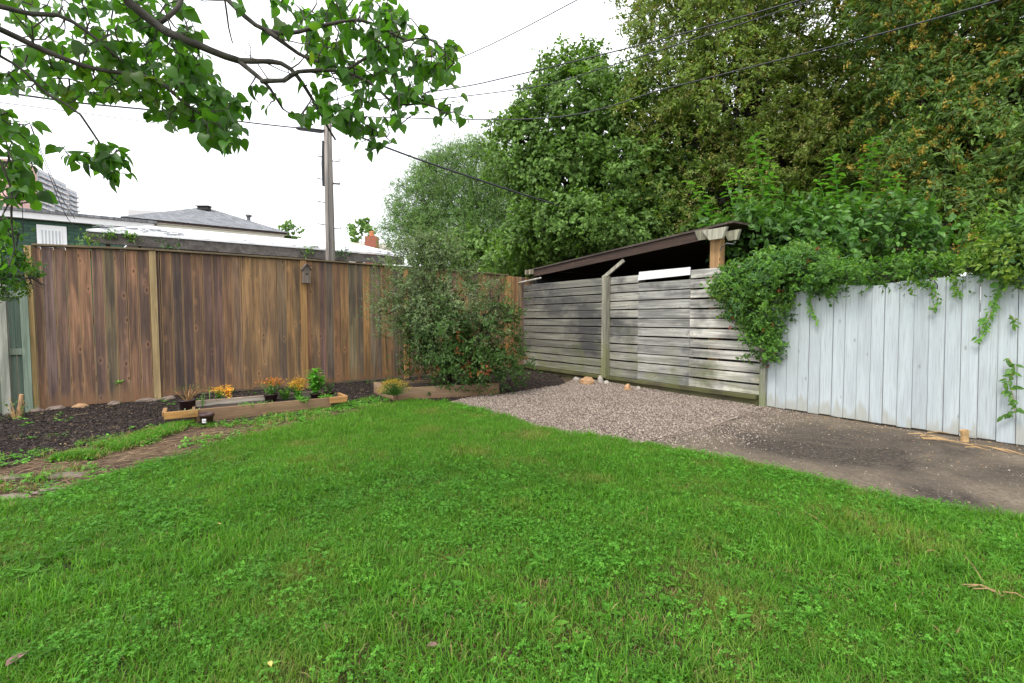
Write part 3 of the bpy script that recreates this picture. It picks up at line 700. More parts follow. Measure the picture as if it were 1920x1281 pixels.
# sills at the base
zb = z_bot_s(c4); zb2 = z_bot_s(c0)
for nm, o0, o1, za, zb_, lo, col in (('sill_beam', -.10, .05, zb2-.055, zb-.055, .05, (.09, .075, .05)), ('base_beam', -.04, .06, -.03, -.03, None, (.10, .085, .06))):
    b = MB(); a, c = sorted((o0*ys, o1*ys)); ta, tb2 = c0+(-.1), c4-.04
    n = 24
    for i in range(n):
        t0 = ta+(tb2-ta)*i/n; t1 = ta+(tb2-ta)*(i+1)/n; 
    vs = []
    for i in range(n+1):
        t = ta+(tb2-ta)*i/n; f = i/n; top = (zb2+(zb-zb2)*f-.006) if lo else (zb2+(zb-zb2)*f-.065); bot = top-(.05+.018*noise.noise(Vector((t*3, 1, 0)))) if lo else -.04
        jy = .02*noise.noise(Vector((t*4, 2, 0))) if lo else 0
        aa, cc = (a+jy, c) if ys > 0 else (a, c+jy)
        vs += [(t, aa, bot), (t, cc, bot), (t, cc, top), (t, aa, top+.012*noise.noise(Vector((t*5, 4, 1))))]
    fs = [(0, 1, 2, 3), (n*4+3, n*4+2, n*4+1, n*4)]
    for i in range(n):
        for j in range(4): fs.append((i*4+j, i*4+4+j, i*4+4+(j+1) % 4, i*4+(j+1) % 4))
    b.add(vs, fs); o = b.build(nm, M['rotten'], sf); o.color = tuple(col)+(1,)
# pale strip sticking out from the left post
b = MB(); p0 = Vector((tl-.02, -.30*ys, zat(B0+DS*tl, 536))); b.tube([p0, p0+Vector((.25, .15*ys, .05)), p0+Vector((.9, .33*ys, .13))], [.018, .02, .02], 5); b.build('strip', M['slat_post'], sf).color = (.5, .48, .42, 1)

# ------------------------------------------------------------------ shed behind it
sh = thing('open_shed', 'dark open shed with a brown sloping lean to roof behind the slatted fence', 'shed', B0+NS*.14, AS)
def shx(px, z): return on_line(px, B0+NS*.14, DS, z)
SP = B0+NS*.14
def pS(px, py):
    t = shx(px, 2.2); P = SP+DS*t; return t, zat(P, py)
ta, za = pS(1000, 519); tb2, zb = pS(1309, 452); _, zbt = pS(1309, 436); zat_a = pS(1000, 511)[1]
b = MB(); a, c = sorted((0*ys, .035*ys)); hA, hB = .15, .15
b.add([(ta, a, za), (tb2, a, zb), (tb2, c, zb), (ta, c, za), (ta, a, za+hA), (tb2, a, zb+hB), (tb2, c, zb+hB), (ta, c, za+hA)], [(3, 2, 1, 0), (4, 5, 6, 7), (0, 1, 5, 4), (1, 2, 6, 5), (2, 3, 7, 6), (3, 0, 4, 7)])
o = b.build('fascia', M['shedwood'], sh); o.color = (.07, .045, .034, 1)
sl = (zb-za)/(tb2-ta)
b = MB(); y0, y1 = sorted((-.03*ys, 4.2*ys)); te = tb2+.6
b.add([(ta-.15, y0, za+hA-.15*sl+.004), (te, y0, zb+hB+.6*sl+.004), (te, y1, zb+hB+.6*sl+.004), (ta-.15, y1, za+hA-.15*sl+.004)]+[(ta-.15, y0, za+hA-.15*sl+.034), (te, y0, zb+hB+.6*sl+.034), (te, y1, zb+hB+.6*sl+.034), (ta-.15, y1, za+hA-.15*sl+.034)], [(3, 2, 1, 0), (4, 5, 6, 7), (0, 1, 5, 4), (1, 2, 6, 5), (2, 3, 7, 6), (3, 0, 4, 7)])
o = b.build('roof', M['shedwood'], sh); o.color = (.09, .07, .06, 1)
b = MB(); yw0, yw1 = sorted((3.9*ys, 4.0*ys)); b.box((ta, yw0, 0), (te-.1, yw1, 2.6)); b.build('back_wall', M['darkvoid'], sh)  # shed walls coloured near black to hold the interior shade
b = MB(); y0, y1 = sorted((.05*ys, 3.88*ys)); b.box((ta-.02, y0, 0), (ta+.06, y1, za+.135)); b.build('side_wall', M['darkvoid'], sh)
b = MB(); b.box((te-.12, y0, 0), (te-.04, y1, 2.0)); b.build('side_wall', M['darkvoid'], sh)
tpo, zpo = pS(1339, 450); b = MB(); y0, y1 = sorted((.02*ys, .14*ys)); b.box((tpo-.085, y0, 0), (tpo+.085, y1, zpo+.04), bev=.006); o = b.build('post', M['post_wood'], sh); o.color = (.40, .24, .11, 1)
# beam ends on the post: stacked notched timbers
for (xa, xb, ya, yb, oo, col) in ((1306, 1332, 434, 449, -.07, (.26, .25, .17)), (1324, 1370, 434, 447, -.12, (.42, .41, .32)), (1352, 1382, 434, 448, .05, (.38, .38, .27))):
    t0, z0 = pS(xa, ya); t1, z1 = pS(xb, yb); y0, y1 = sorted((oo*ys, (oo+.055)*ys)); top = max(z0, z1); bot = min(z0, z1)
    b = MB(); k = (t1-t0)*.3
    b.add([(t0, y0, top), (t1, y0, top), (t1-k*.6, y0, bot), (t0+k, y0, bot), (t0, y1, top), (t1, y1, top), (t1-k*.6, y1, bot), (t0+k, y1, bot)], [(0, 1, 2, 3), (7, 6, 5, 4), (0, 4, 5, 1), (1, 5, 6, 2), (2, 6, 7, 3), (3, 7, 4, 0)])
    o = b.build('beam_end', M['slat_post'], sh); o.color = col+(1,)
t0, z0 = pS(1003, 516)
for dx in (0, -.16):
    b = MB(); b.box((t0+dx-.08, min(-.12*ys, .02*ys), z0+.02), (t0+dx-.02, max(-.12*ys, .02*ys), z0+.13)); o = b.build('rafter_tail', M['slat_post'], sh); o.color = (.26, .23, .16, 1)
th_, zh = pS(1352, 470); b = MB(); b.tube([(th_, -.02*ys, zh), (th_+.05, -.06*ys, zh+.06), (th_+.14, -.08*ys, zh+.085), (th_+.24, -.08*ys, zh+.06), (th_+.28, -.08*ys, zh+.09)], .008, 6); b.build('iron_hook', M['cablegrey'], sh)

# ------------------------------------------------------------------ white painted fence
wf = thing('white_fence', 'pale blue white painted fence of wide vertical boards along the right', 'fence', B0, AS)
we = [1438]+[1400+q/3.05 for q in (165, 225, 290, 350, 415, 485, 552, 625, 702, 778, 860, 945, 1033, 1125, 1220, 1322, 1430, 1545)]+[1947, 1990, 2037, 2090, 2150, 2215, 2290]
wt = [tS(x, .3) for x in we]
for i in range(len(wt)-1):
    wd = wt[i+1]-wt[i]; t = (wt[i]+wt[i+1])/2; P = B0+DS*t; px = (we[i]+we[i+1])/2
    if px < 1557: yt = 556-(px-1437)*.17
    elif px < 1650: yt = 535
    else: yt = 531-(px-1650)*.085
    zt = zat(P, yt)+rv(-.008, .008) if px < 1900 else 1.67+rv(-.01, .01)
    zb = .015+rv(0, .015); th = .022; yo = rv(0, .006)
    wdb = wd-(.004 if i not in (5, 9, 14, 17) else .008)
    b = MB(); H = zt-zb; y0, y1 = sorted((yo*ys, (yo+th)*ys)); b.box((-wdb/2, y0, 0), (wdb/2, y1, H), bev=.003)
    o = b.build('board', M['painted'], wf); o.location = (t, 0, zb); lean = -(px-1437)/500*.022+rv(-.002, .002); o.rotation_euler = (0, lean, 0)
    q = rv(.93, 1.06); o.color = (.47*q, .525*q, .545*q, 1)
for zz in (.35, 1.3):
    b = MB(); y0, y1 = sorted((.032*ys, .07*ys)); b.box((wt[0], y0, zz), (wt[-1], y1, zz+.09)); o = b.build('rail', M['painted'], wf); o.color = (.35, .38, .4, 1)
for tt in np.arange(wt[0]+1.2, wt[-1], 2.0):
    b = MB(); y0, y1 = sorted((.072*ys, .16*ys)); b.box((tt, y0, 0), (tt+.09, y1, 1.6)); o = b.build('post', M['painted'], wf); o.color = (.35, .38, .4, 1)
# cut stump with dead stems at its foot
Ps = G(1812, 826)-NS*.07; stp = thing('cut_stump', 'sawn off brown stump with dead stems at the foot of the white fence', 'stump', Ps)
b = MB(); b.tube([(0, 0, -.02), (.003, 0, .06), (-.01, .005, .115)], [.036, .032, .034], 9); b.tube([(.02, .01, .03), (.045, 0, .11)], [.01, .009], 6); b.build('stump', M['straw'], stp)
for k in range(9):
    b = MB(); a = rv(0, 1); p0 = Vector((-DS.x*rv(-.3, .7), -DS.y*rv(-.3, .7), .015))-NS*rv(.02, .1); q = p0+Vector((DS.x*rv(.1, .5), DS.y*rv(.1, .5), rv(-.01, .02)))
    b.tube([p0, (p0+q)/2+Vector((rv(-.03, .03), rv(-.03, .03), .02)), q], [.006, .005, .003], 5); b.build('dead_stem', M['straw'], stp)

# ------------------------------------------------------------------ planters
def board(root, name, p, q, h, th, mat, col, z0=0.0, label=None):
    d = (q-p); L = d.length; a = math.atan2(d.y, d.x)
    b = MB(); b.box((0, -th/2, 0), (L, th/2, h), bev=.003); o = b.build(name, mat, root); o.location = Vector((p.x, p.y, z0))-root.location; o.rotation_euler = (0, 0, a); o.color = tuple(col)+(1,)
    if label: o['label'] = label
    return o
F1, F2 = G(368, 794), G(620, 768); dF = (F2-F1).normalized(); nF = Vector((-dF.y, dF.x, 0)); DP = .52
pl = thing('long_planter', 'long low raised planter of tan boards in front of the cedar fence', 'planter', F1)
board(pl, 'front_board', F1, F2, .165, .035, M['planterwood'], (.30, .19, .11))
board(pl, 'back_board', F1+nF*DP, F2+nF*DP-dF*.02, .19, .035, M['planterwood'], (.50, .45, .38), label='pale grey back board')
board(pl, 'end_board', F1+nF*.02-dF*.02, F1+nF*(DP-.02)-dF*.02, .16, .03, M['planterwood'], (.32, .2, .1))
board(pl, 'end_board', F2+nF*.02+dF*.0, F2+nF*(DP-.02)+dF*.0, .16, .03, M['planterwood'], (.32, .2, .1))
for Pq, L0, L1, hz, lb in ((F1, -.30, .02, .12, 'short orange cleat at the left end'), (F2, -.02, .20, .125, 'short orange cleat at the right end')):
    o = board(pl, 'cleat', Pq+dF*L0-nF*.05, Pq+dF*L1-nF*.05, .08, .05, M['planterwood'], (.50, .26, .08), z0=hz-.03, label=lb)
    o = board(pl, 'cleat_arm', Pq+dF*(L0 if L0 < -.1 else L1)-nF*.04, Pq+dF*(L0 if L0 < -.1 else L1*.9)+nF*.3, .05, .04, M['planterwood'], (.50, .28, .1), z0=hz)
b = MB(); q = [F1+nF*.02, F2+nF*.02, F2+nF*(DP-.02), F1+nF*(DP-.02)]; n = 14; m_ = 5
for j in range(m_):
    for i in range(n):
        p = F1+nF*(.02+(DP-.04)*j/(m_-1))+dF*((F2-F1).length*i/(n-1)); b.v.append((p.x-F1.x, p.y-F1.y, .12+.02*noise.noise(p*5)))
for j in range(m_-1):
    for i in range(n-1): b.f.append((j*n+i, j*n+i+1, j*n+n+i+1, j*n+n+i)); b.m.append(0)
b.build('soil', M['soil'], pl)
K0, K1, K2 = G(703, 738), G(742, 752), G(935, 740)
cp = thing('corner_planter', 'raised wooden planter box holding the big shrub near the corner', 'planter', K1)
hk = .19
board(cp, 'front_board', K1+(K2-K1).normalized()*.02, K2, hk, .035, M['planterwood'], (.27, .185, .115))
board(cp, 'end_board', K0, K1-(K1-K0).normalized()*.02, hk, .035, M['planterwood'], (.38, .27, .17))
bk = K0+(K2-K1)*1.0
board(cp, 'back_board', K0+Vector((0, .03, 0)), bk, hk*.95, .035, M['planterwood'], (.22, .16, .10))
board(cp, 'end_board', K2+Vector((0, .03, 0)), bk, hk, .035, M['planterwood'], (.2, .14, .09))
s_ = MB(); s_.box((-.03, -.03, 0), (.02, .02, hk+.01)); o = s_.build('corner_post', M['planterwood'], cp); o.color = (.16, .1, .06, 1)
b = MB(); n = 8
for j in range(n):
    for i in range(n):
        p = K1.lerp(K2, i/(n-1)).lerp(K0.lerp(bk, i/(n-1)), j/(n-1)); b.v.append((p.x-K1.x, p.y-K1.y, .13+.03*noise.noise(p*4)))
for j in range(n-1):
    for i in range(n-1): b.f.append((j*n+i, j*n+i+1, j*n+n+i+1, j*n+n+i)); b.m.append(0)
b.build('soil', M['soil'], cp)

# ------------------------------------------------------------------ small plants
def stems_and_leaves(base, n, h, spread, leafL, shape, mat, flowers=None, fl_n=0, fl_s=.02, stem=M['leaf_shoot'], per=10, wr=.5, seed=1, fl_top=True):
    R = random.Random(seed); st = MB(); lf = MB(); fl = MB()
    for i in range(n):
        a = R.uniform(0, 6.28); r = spread*math.sqrt(R.random()); hh = h*R.uniform(.65, 1.05)*(1-.3*(r/spread if spread else 0)) if n < 60 else h*math.sqrt(max(.08, 1-(r/spread)**2*.95))*R.uniform(.9, 1.05); top = Vector((math.cos(a)*r, math.sin(a)*r, hh)); bs = top*.15; bs.z = 0
        mid = bs.lerp(top, .5)+Vector((0, 0, .03*hh)); st.tube([bs, mid, top], [.003, .0025, .0015], 4)
        for k in range(per):
            t = R.uniform(.2, 1); p = bs.lerp(top, t); d = Vector((R.gauss(0, 1), R.gauss(0, 1), R.uniform(-.2, .9))).normalized(); L = leafL*R.uniform(.6, 1.15)
            lf.leaf(p, d, Vector((0, 0, 1)), L, L*wr, shape, 0, droop=R.uniform(.1, .5))
        if flowers:
            for k in range(fl_n):
                p = top+Vector((R.gauss(0, 1), R.gauss(0, 1), R.gauss(0, .8) if not fl_top else R.uniform(-.2, 1.5)))*fl_s*1.1; d = rdir(); d.z = abs(d.z)
                fl.leaf(p, d, Vector((R.random(), R.random(), .6)), fl_s, fl_s*.5, 'ov', 0)
    return st, lf, fl
def potted(name, label, cat, loc, pot=None, potmat=None, sc_=1.22, **k):
    t = thing(name, label, cat, loc); z = 0; t.scale = (sc_,)*3; dome = k.pop('dome', False)
    if pot:
        r, h = pot; b = MB(); b.lathe([(0, 0), (r*.78, 0), (r*.97, h*.86), (r*1.04, h*.86), (r*1.06, h), (r*.95, h), (r*.93, h*.85), (0, h*.85)], n=16); b.build('pot', potmat or M['pot'], t, True); z = h*.85
    stm = k.pop('stemmat', M['leaf_shoot']); mat = k.pop('mat'); flm = k.get('flowers')
    st, lf, fl = stems_and_leaves(None, mat=mat, **k)
    for nm, bb, m in (('stem', st, stm), ('foliage', lf, mat), ('flowers', fl, flm)):
        if bb.f:
            o = bb.build(nm, m, t, loc=(0, 0, z)); 
            if nm != 'stem': o['kind'] = 'stuff'
    return t
zs = .12
def inpl(px, py): return G(px, py, zs)
potted('potted_plant', 'withered brown bushy plant in a dark pot at the planter left end', 'plant', inpl(352, 768), pot=(.075, .10), n=22, h=.19, spread=.13, leafL=.02, shape='ov', mat=M['leaf_red'], flowers=M['leaf_bushlow'], fl_n=4, seed=3, per=12, stemmat=M['straw'])
potted('yellow_flower', 'yellow orange plume flower, left one of the pair in the long planter', 'flower', inpl(412, 757), n=7, h=.17, spread=.04, leafL=.05, shape='ov', mat=M['leaf_bright'], flowers=M['yellow'], fl_n=26, fl_s=.026, seed=4, per=7)
potted('yellow_flower', 'slim yellow plume flower, right one of the pair in the long planter', 'flower', inpl(430, 755), n=6, h=.19, spread=.03, leafL=.05, shape='ov', mat=M['yellow'], flowers=M['yellow'], fl_n=20, fl_s=.022, seed=5, per=7)
potted('green_onion', 'blue green upright onion stalks left of the yellow plumes', 'plant', inpl(394, 759), n=6, h=.24, spread=.02, leafL=.12, shape='thin', mat=M['leaf_bush'], seed=6, per=1, wr=.06)
potted('seedling', 'thin pale seedling standing between the dark pot and the onion stalks', 'plant', inpl(380, 762), n=3, h=.20, spread=.03, leafL=.03, shape='ov', mat=M['leaf_bush'], seed=16, per=3)
potted('orange_flowers', 'orange daisy like flowers in a dark purple pot in the long planter', 'flower', inpl(508, 752), pot=(.07, .08), n=20, h=.17, spread=.12, leafL=.045, shape='ov', mat=M['leaf_bushlow'], flowers=M['orange'], fl_n=9, fl_s=.024, seed=7, per=6)
potted('herb_plant', 'light green leafy herb between the orange flowers and yellow celosia', 'plant', inpl(535, 750), n=16, h=.18, spread=.09, leafL=.04, shape='ov', mat=M['leaf_vine'], seed=8, per=12)
potted('yellow_celosia', 'bright yellow orange plumed flowers beside the tall basil', 'flower', inpl(558, 748), n=16, h=.22, spread=.09, leafL=.06, shape='thin', mat=M['leaf_bright'], flowers=M['yellow'], fl_n=22, fl_s=.028, seed=9, per=8, wr=.3)
potted('basil_plant', 'tall bright green basil, tallest plant of the long planter', 'plant', inpl(592, 746), pot=(.06, .05), n=16, h=.36, spread=.13, leafL=.075, shape='ov', mat=M['leaf_bright'], seed=10, per=16, wr=.62)
potted('small_red_plant', 'small reddish plant in a dark pot at the planter right end', 'plant', inpl(618, 744), pot=(.05, .06), n=9, h=.16, spread=.07, leafL=.03, shape='ov', mat=M['leaf_bushlow'], flowers=M['leaf_red'], fl_n=5, fl_s=.02, seed=11, per=9)
potted('low_herb', 'low bright green herb at the front edge below the yellow celosia', 'plant', inpl(567, 756), n=16, h=.08, spread=.10, leafL=.035, shape='ov', mat=M['leaf_bright'], seed=12, per=12)
potted('low_herb', 'low bright green herb at the front edge below the reddish plant', 'plant', inpl(612, 750), n=14, h=.08, spread=.11, leafL=.035, shape='ov', mat=M['leaf_bright'], seed=13, per=12)
potted('low_herb', 'low mint green creeping herb under the withered plant', 'plant', inpl(350, 776), n=12, h=.045, spread=.12, leafL=.03, shape='ov', mat=M['leaf_bush'], seed=14, per=9)
potted('low_herb', 'patch of low grassy green seedlings in the middle of the long planter', 'plant', inpl(480, 762), n=40, h=.05, spread=.17, leafL=.03, shape='thin', mat=M['leaf_vine'], seed=15, per=6, wr=.3)
potted('fern_sprig', 'feathery dark green sprig against the cedar fence above the planter', 'plant', G(437, 737)-NC*.07, sc_=1, n=9, h=.22, spread=.10, leafL=.06, shape='thin', mat=M['leaf_bushlow'], seed=17, per=9, wr=.15)
potted('fence_sprig', 'tiny yellow green sprig poking through the left cedar boards', 'plant', A0+DC*on_line(223, A0, DC, .5)-NC*.03+Vector((0, 0, .30)), n=4, h=.04, spread=.035, leafL=.05, shape='ov', mat=M['leaf_bright'], seed=18, per=3)
mm = potted('mum_plant', 'rounded mustard yellow chrysanthemum mound in the corner planter', 'flower', G(740, 741, .13), sc_=1.0, n=110, h=.20, spread=.23, leafL=.03, shape='ov', mat=M['leaf_bushlow'], flowers=M['mum'], fl_n=9, fl_s=.02, seed=19, per=7)
# brown pot with a white tag on the ground
tp_ = thing('plant_pot', 'small empty brown plant pot with a white price tag before the planter', 'pot', G(388, 799)); tp_.scale = (1.15,)*3
b = MB(); b.lathe([(0, 0), (.050, 0), (.060, .10), (.067, .10), (.067, .13), (.060, .13), (.056, .11), (0, .08)], n=20); b.build('pot_body', M['potbrown'], tp_, True)
b = MB(); an0 = -1.57; b.add([(.0665*math.cos(an0+t), .0665*math.sin(an0+t), z) for z in (.045, .085) for t in (-.05, .12, .30, .48)], [(0, 1, 5, 4), (1, 2, 6, 5), (2, 3, 7, 6)]); b.build('tag', M['white'], tp_)
b = MB()
for t, hh in ((.05, .02), (.12, .02), (.26, .014), (.33, .014), (.38, .014)): b.add([(.0675*math.cos(an0+tt), .0675*math.sin(an0+tt), z) for z in (.055, .055+hh) for tt in (t, t+.035)], [(0, 1, 3, 2)])
b.build('print', M['cable'], tp_)

# ------------------------------------------------------------------ rocks, slabs, sticks
def rock(name, label, px, py, sx, sy, sz, mat, rz=0, seed=1, group=None, cat='rock'):
    R = random.Random(seed); b = MB(); n = 8; vs = []; rings = [(-.3, .8), (.15, 1), (.6, .85), (1, .45)]
    for z, r in rings:
        for k in range(n):
            a = 6.283*k/n; q = r*R.uniform(.78, 1.12); vs.append((q*math.cos(a)*sx, q*math.sin(a)*sy, z*sz*R.uniform(.85, 1.1)))
    fs = [tuple(reversed(range(n))), tuple(range(3*n, 4*n))]
    for i in range(3):
        for k in range(n): fs.append((i*n+k, i*n+(k+1) % n, i*n+n+(k+1) % n, i*n+n+k))
    b.add(vs, fs); o = b.build(name, mat); p = G(px, py); o.location = (p.x, p.y, gz(p.x, p.y)+.01); o.rotation_euler = (rv(-.1, .1), rv(-.1, .1), rz); tag(o, label, cat, group); return o
rg = 'rocks along the foot of the slatted fence'
rock('rock', 'largest rock, angular and tan, at the foot of the slatted fence', 1101, 722, .16, .11, .13, M['tanstone'], .2, 1, rg)
rock('rock', 'pale pointed stone just right of the largest tan rock', 1126, 719, .055, .05, .12, M['palestone'], 0, 2, rg)
rock('rock', 'flat pale stone leaning on the pointed stone by the slatted fence', 1137, 721, .07, .05, .05, M['palestone'], .5, 3, rg)
rock('rock', 'orange tan upright rock standing alone on the gravel near the fence', 1177, 733, .07, .06, .11, M['tanstone'], .9, 4, rg)
rock('rock', 'small whitish stone right of the orange tan upright rock', 1197, 730, .04, .035, .045, M['palestone'], .1, 5, rg)
rock('rock', 'small grey stone left of the largest tan rock', 1080, 714, .07, .05, .06, M['palestone'], .3, 6, rg)
slabs = [(125, 895, .17, .07, .5), (15, 902, .12, .07, .2), (95, 925, .10, .04, .4), (20, 938, .14, .06, .1)]
lbs = ['brown flagstone nearest the lawn edge at left', 'brown flagstone touching the left picture edge, the farther one', 'narrow flagstone half sunk beside the lawn corner', 'brown flagstone at the left edge, nearest the camera']
for i, (px, py, sx, sy, rz) in enumerate(slabs): rock('flagstone', lbs[i], px, py, sx, sy, .022, M['slab'], rz, 20+i, 'flagstones at the left edge of the lawn', 'flagstone')
el = ['round grey edging stone at the foot of the left cedar post', 'reddish edging stone below the third cedar board', 'grey edging stone midway below the left cedar panel', 'long pale edging stone below the cedar batten', 'pale edging stone just left of the long planter', 'dark edging stone right of the left cedar post']
for i, (px, sx) in enumerate(((68, .09), (152, .09), (215, .08), (275, .14), (315, .12), (105, .1))):
    t = on_line(px, A0, DC, 0); P = A0+DC*t-NC*.05; q = proj(P); rock('edging_stone', el[i], q[0], q[1], sx, .05, .05, M['tanstone'] if i == 1 else M['slab'], AC, 40+i, 'edging stones under the cedar fence', 'stone')
M['drystalk'] = plain('dry_stalk', (.27, .17, .08), .8, .4, 30, bump=.2)
def stick(px0, py0, px1, py1, label, r=.0032, z=.05):
    a, c = G(px0, py0, z), G(px1, py1, z+.0); b = MB(); m_ = (a+c)/2+Vector((.005, .01, .012)); b.tube([a-a, m_-a, c-a], [r, r*.9, r*.6], 5); o = b.build('dry_stick', M['drystalk'], loc=a); tag(o, label, 'stick', 'dry stalks lying in the lawn')
stick(1508, 960, 1552, 992, 'short straw coloured stalk alone in the middle right lawn')
stick(1732, 1036, 1763, 1038, 'tiny forked dry stalk left of the stalk pile')
stick(1808, 1042, 1850, 1100, 'longest tan stalk slanting down to the pile at right')
stick(1800, 1096, 1875, 1112, 'topmost reddish stalk of the flat pile at lower right')
stick(1825, 1104, 1882, 1118, 'lower reddish stalk of the flat pile at lower right')
stick(1815, 1100, 1868, 1108, 'middle stalk of the flat pile at lower right')
stick(1880, 1110, 1935, 1130, 'dark stalk at the right picture edge beyond the pile')
def fallen(px, py, s, label, mat):
    p = G(px, py, .05); b = MB(); d = Vector((rv(-1, 1), rv(-1, 1), .1)); b.leaf(Vector((0, 0, 0)), d, Vector((0, 0, 1)), s, s*.6, 'ov', 0, .2, .3); o = b.build('fallen_leaf', mat, loc=p); tag(o, label, 'leaf', 'fallen leaves on the lawn')
M['deadleaf'] = plain('dead_leaf', (.20, .10, .09), .6, .3, 30); M['yelleaf'] = plain('yellow_leaf', (.5, .38, .10), .6, .3, 30)
fallen(10, 1250, .07, 'curled purplish brown fallen leaf in the bottom left corner', M['deadleaf'])
fallen(505, 1240, .03, 'small yellow fallen leaf low on the lawn left of centre', M['yelleaf'])
fallen(402, 982, .04, 'small yellow fallen leaf on the left part of the lawn', M['yelleaf'])
fallen(800, 1210, .05, 'brown fallen leaf at the bottom centre of the lawn', M['deadleaf'])

# ------------------------------------------------------------------ buildings behind
def wallbox(name, P, D, N, L, Dp, z0, z1, mat, parent, col=None):
    b = MB(); vs = []
    for z in (z0, z1):
        for (a, c) in ((0, 0), (L, 0), (L, Dp), (0, Dp)):
            p = P+D*a+N*c-parent.location; vs.append((p.x, p.y, z))
    b.add(vs, [(3, 2, 1, 0), (4, 5, 6, 7), (0, 1, 5, 4), (1, 2, 6, 5), (2, 3, 7, 6), (3, 0, 4, 7)])
    o = b.build(name, mat, parent)
    if col: o.color = tuple(col)+(1,)
    return o
D2 = Vector((.8, .6, 0)); N2 = Vector((-.6, .8, 0))
# shingled roof material
def shingle(name, c, sx=.3, sz=.14):
    m, nt, p, o = newmat(name); B = NB(nt); tc = B.n('ShaderNodeTexCoord').outputs['Object']
    br = B.n('ShaderNodeTexBrick'); B.l(B.vm('MULTIPLY', tc, (1, 1, 1)), br.inputs['Vector']); br.inputs['Scale'].default_value = 1; br.inputs['Brick Width'].default_value = sx; br.inputs['Row Height'].default_value = sz; br.inputs['Mortar Size'].default_value = .008
    br.inputs['Color1'].default_value = tuple(x*.75 for x in c)+(1,); br.inputs['Color2'].default_value = tuple(x*1.25 for x in c)+(1,); br.inputs['Mortar'].default_value = tuple(x*.35 for x in c)+(1,)
    B.l(B.mix(.3, br.outputs[0], B.ramp(B.noise(tc, 9, 4), [(.3, 0), (.7, .5)]), 'OVERLAY'), p.inputs['Base Color']); p.inputs['Roughness'].default_value = .9; return m
def shingle_wall(name, c, rot):
    m, nt, p, o = newmat(name); B = NB(nt); tc = B.n('ShaderNodeTexCoord').outputs['Object']
    mp = B.n('ShaderNodeMapping'); mp.vector_type = 'TEXTURE'; mp.inputs['Rotation'].default_value = (0, 0, rot); B.l(tc, mp.inputs[0]); sx = B.n('ShaderNodeSeparateXYZ'); B.l(mp.outputs[0], sx.inputs[0]); cx = B.n('ShaderNodeCombineXYZ'); B.l(sx.outputs[0], cx.inputs[0]); B.l(sx.outputs[2], cx.inputs[1])
    br = B.n('ShaderNodeTexBrick'); B.l(cx.outputs[0], br.inputs['Vector']); br.inputs['Scale'].default_value = 1; br.inputs['Brick Width'].default_value = .4; br.inputs['Row Height'].default_value = .15; br.inputs['Mortar Size'].default_value = .012
    br.inputs['Color1'].default_value = tuple(x*.85 for x in c)+(1,); br.inputs['Color2'].default_value = tuple(x*1.15 for x in c)+(1,); br.inputs['Mortar'].default_value = tuple(x*.4 for x in c)+(1,)
    B.l(br.outputs[0], p.inputs['Base Color']); p.inputs['Roughness'].default_value = .85; B.l(B.bump(br.outputs[1], -.6, .02), p.inputs['Normal']); return m
M['roofgrey'] = shingle('grey_shingles', (.21, .22, .235))
M['greenwall'] = shingle_wall('green_shingle_wall', (.035, .085, .055), math.atan2(.6, .8))
M['glass'] = plain('blind_glass', (.42, .46, .48), .2, .08, 3, bump=0)
# green building
gP = W(45, 500, 20); gP.z = 0
gb = thing('green_building', 'dark green shingled house with white window far left behind the fence', 'house', gP)
zt = zat(gP, 397)
wallbox('wall', gP-D2*6, D2, N2, 10.2, 6, 0, zt-.28, M['greenwall'], gb)
wallbox('fascia', gP-D2*6.2-N2*.25, D2, N2, 10.6, 6.4, zt-.28, zt-.02, M['white'], gb)
wallbox('roof', gP-D2*6.3-N2*.32, D2, N2, 10.8, 6.6, zt-.018, zt+.10, M['roofgrey'], gb)
def wz(P0, px, zg): return on_line(px, P0, D2, zg)
a, c = wz(gP, 71, 4), wz(gP, 127, 4); Pm = gP+D2*a; z0, z1 = zat(Pm, 470), zat(Pm, 421)
fr = wallbox('window_frame', gP+D2*a-N2*.06, D2, N2, c-a, .05, z0, z1, M['white'], gb)
b = MB(); a2, c2_ = wz(gP, 80, 4), wz(gP, 119, 4); z2, z3 = z0+.1, z1-.22
vs = []
o = MB(); pa = gP+D2*a2-N2*.068-gb.location; pc = gP+D2*c2_-N2*.068-gb.location; o.add([(pa.x, pa.y, z2), (pc.x, pc.y, z2), (pc.x, pc.y, z3), (pa.x, pa.y, z3)], [(0, 1, 2, 3)]); o.build('pane', M['glass'], fr)
for k in range(6):
    q = a2+(c2_-a2)*(k+.5)/6; wallbox('blind_slat', gP+D2*q-N2*.075, D2, N2, .05, .005, z2, z3, M['white'], gb)
# cream house with hip roof
hP = W(236, 500, 22); hP.z = 0; ze = zat(hP, 406)
hb = thing('cream_house', 'cream bungalow with grey shingled hip roof and brown gutter', 'house', hP)
Lh = on_line(538, hP, D2, 4.5); Dh = 8.0
wallbox('wall', hP+D2*.1+N2*.1, D2, N2, Lh-.2, Dh-.2, 0, ze-.165, M['cream'], hb)
wallbox('soffit', hP+D2*.02+N2*.02, D2, N2, Lh-.04, Dh-.04, ze-.16, ze-.132, M['cream'], hb)
wallbox('gutter', hP, D2, N2, Lh, Dh, ze-.13, ze-.03, M['brownmetal'], hb)
b = MB(); r0 = D2*(Lh/2)+N2*(Dh/2-.6); r1 = D2*(Lh/2)+N2*(Dh/2+.6); pk = hP+r0; zr = zat(pk, 388)
e = .12; q = [-D2*e-N2*e, D2*(Lh+e)-N2*e, D2*(Lh+e)+N2*(Dh+e), -D2*e+N2*(Dh+e)]
vs = [(v.x, v.y, ze-.028) for v in q]+[(r0.x, r0.y, zr), (r1.x, r1.y, zr)]
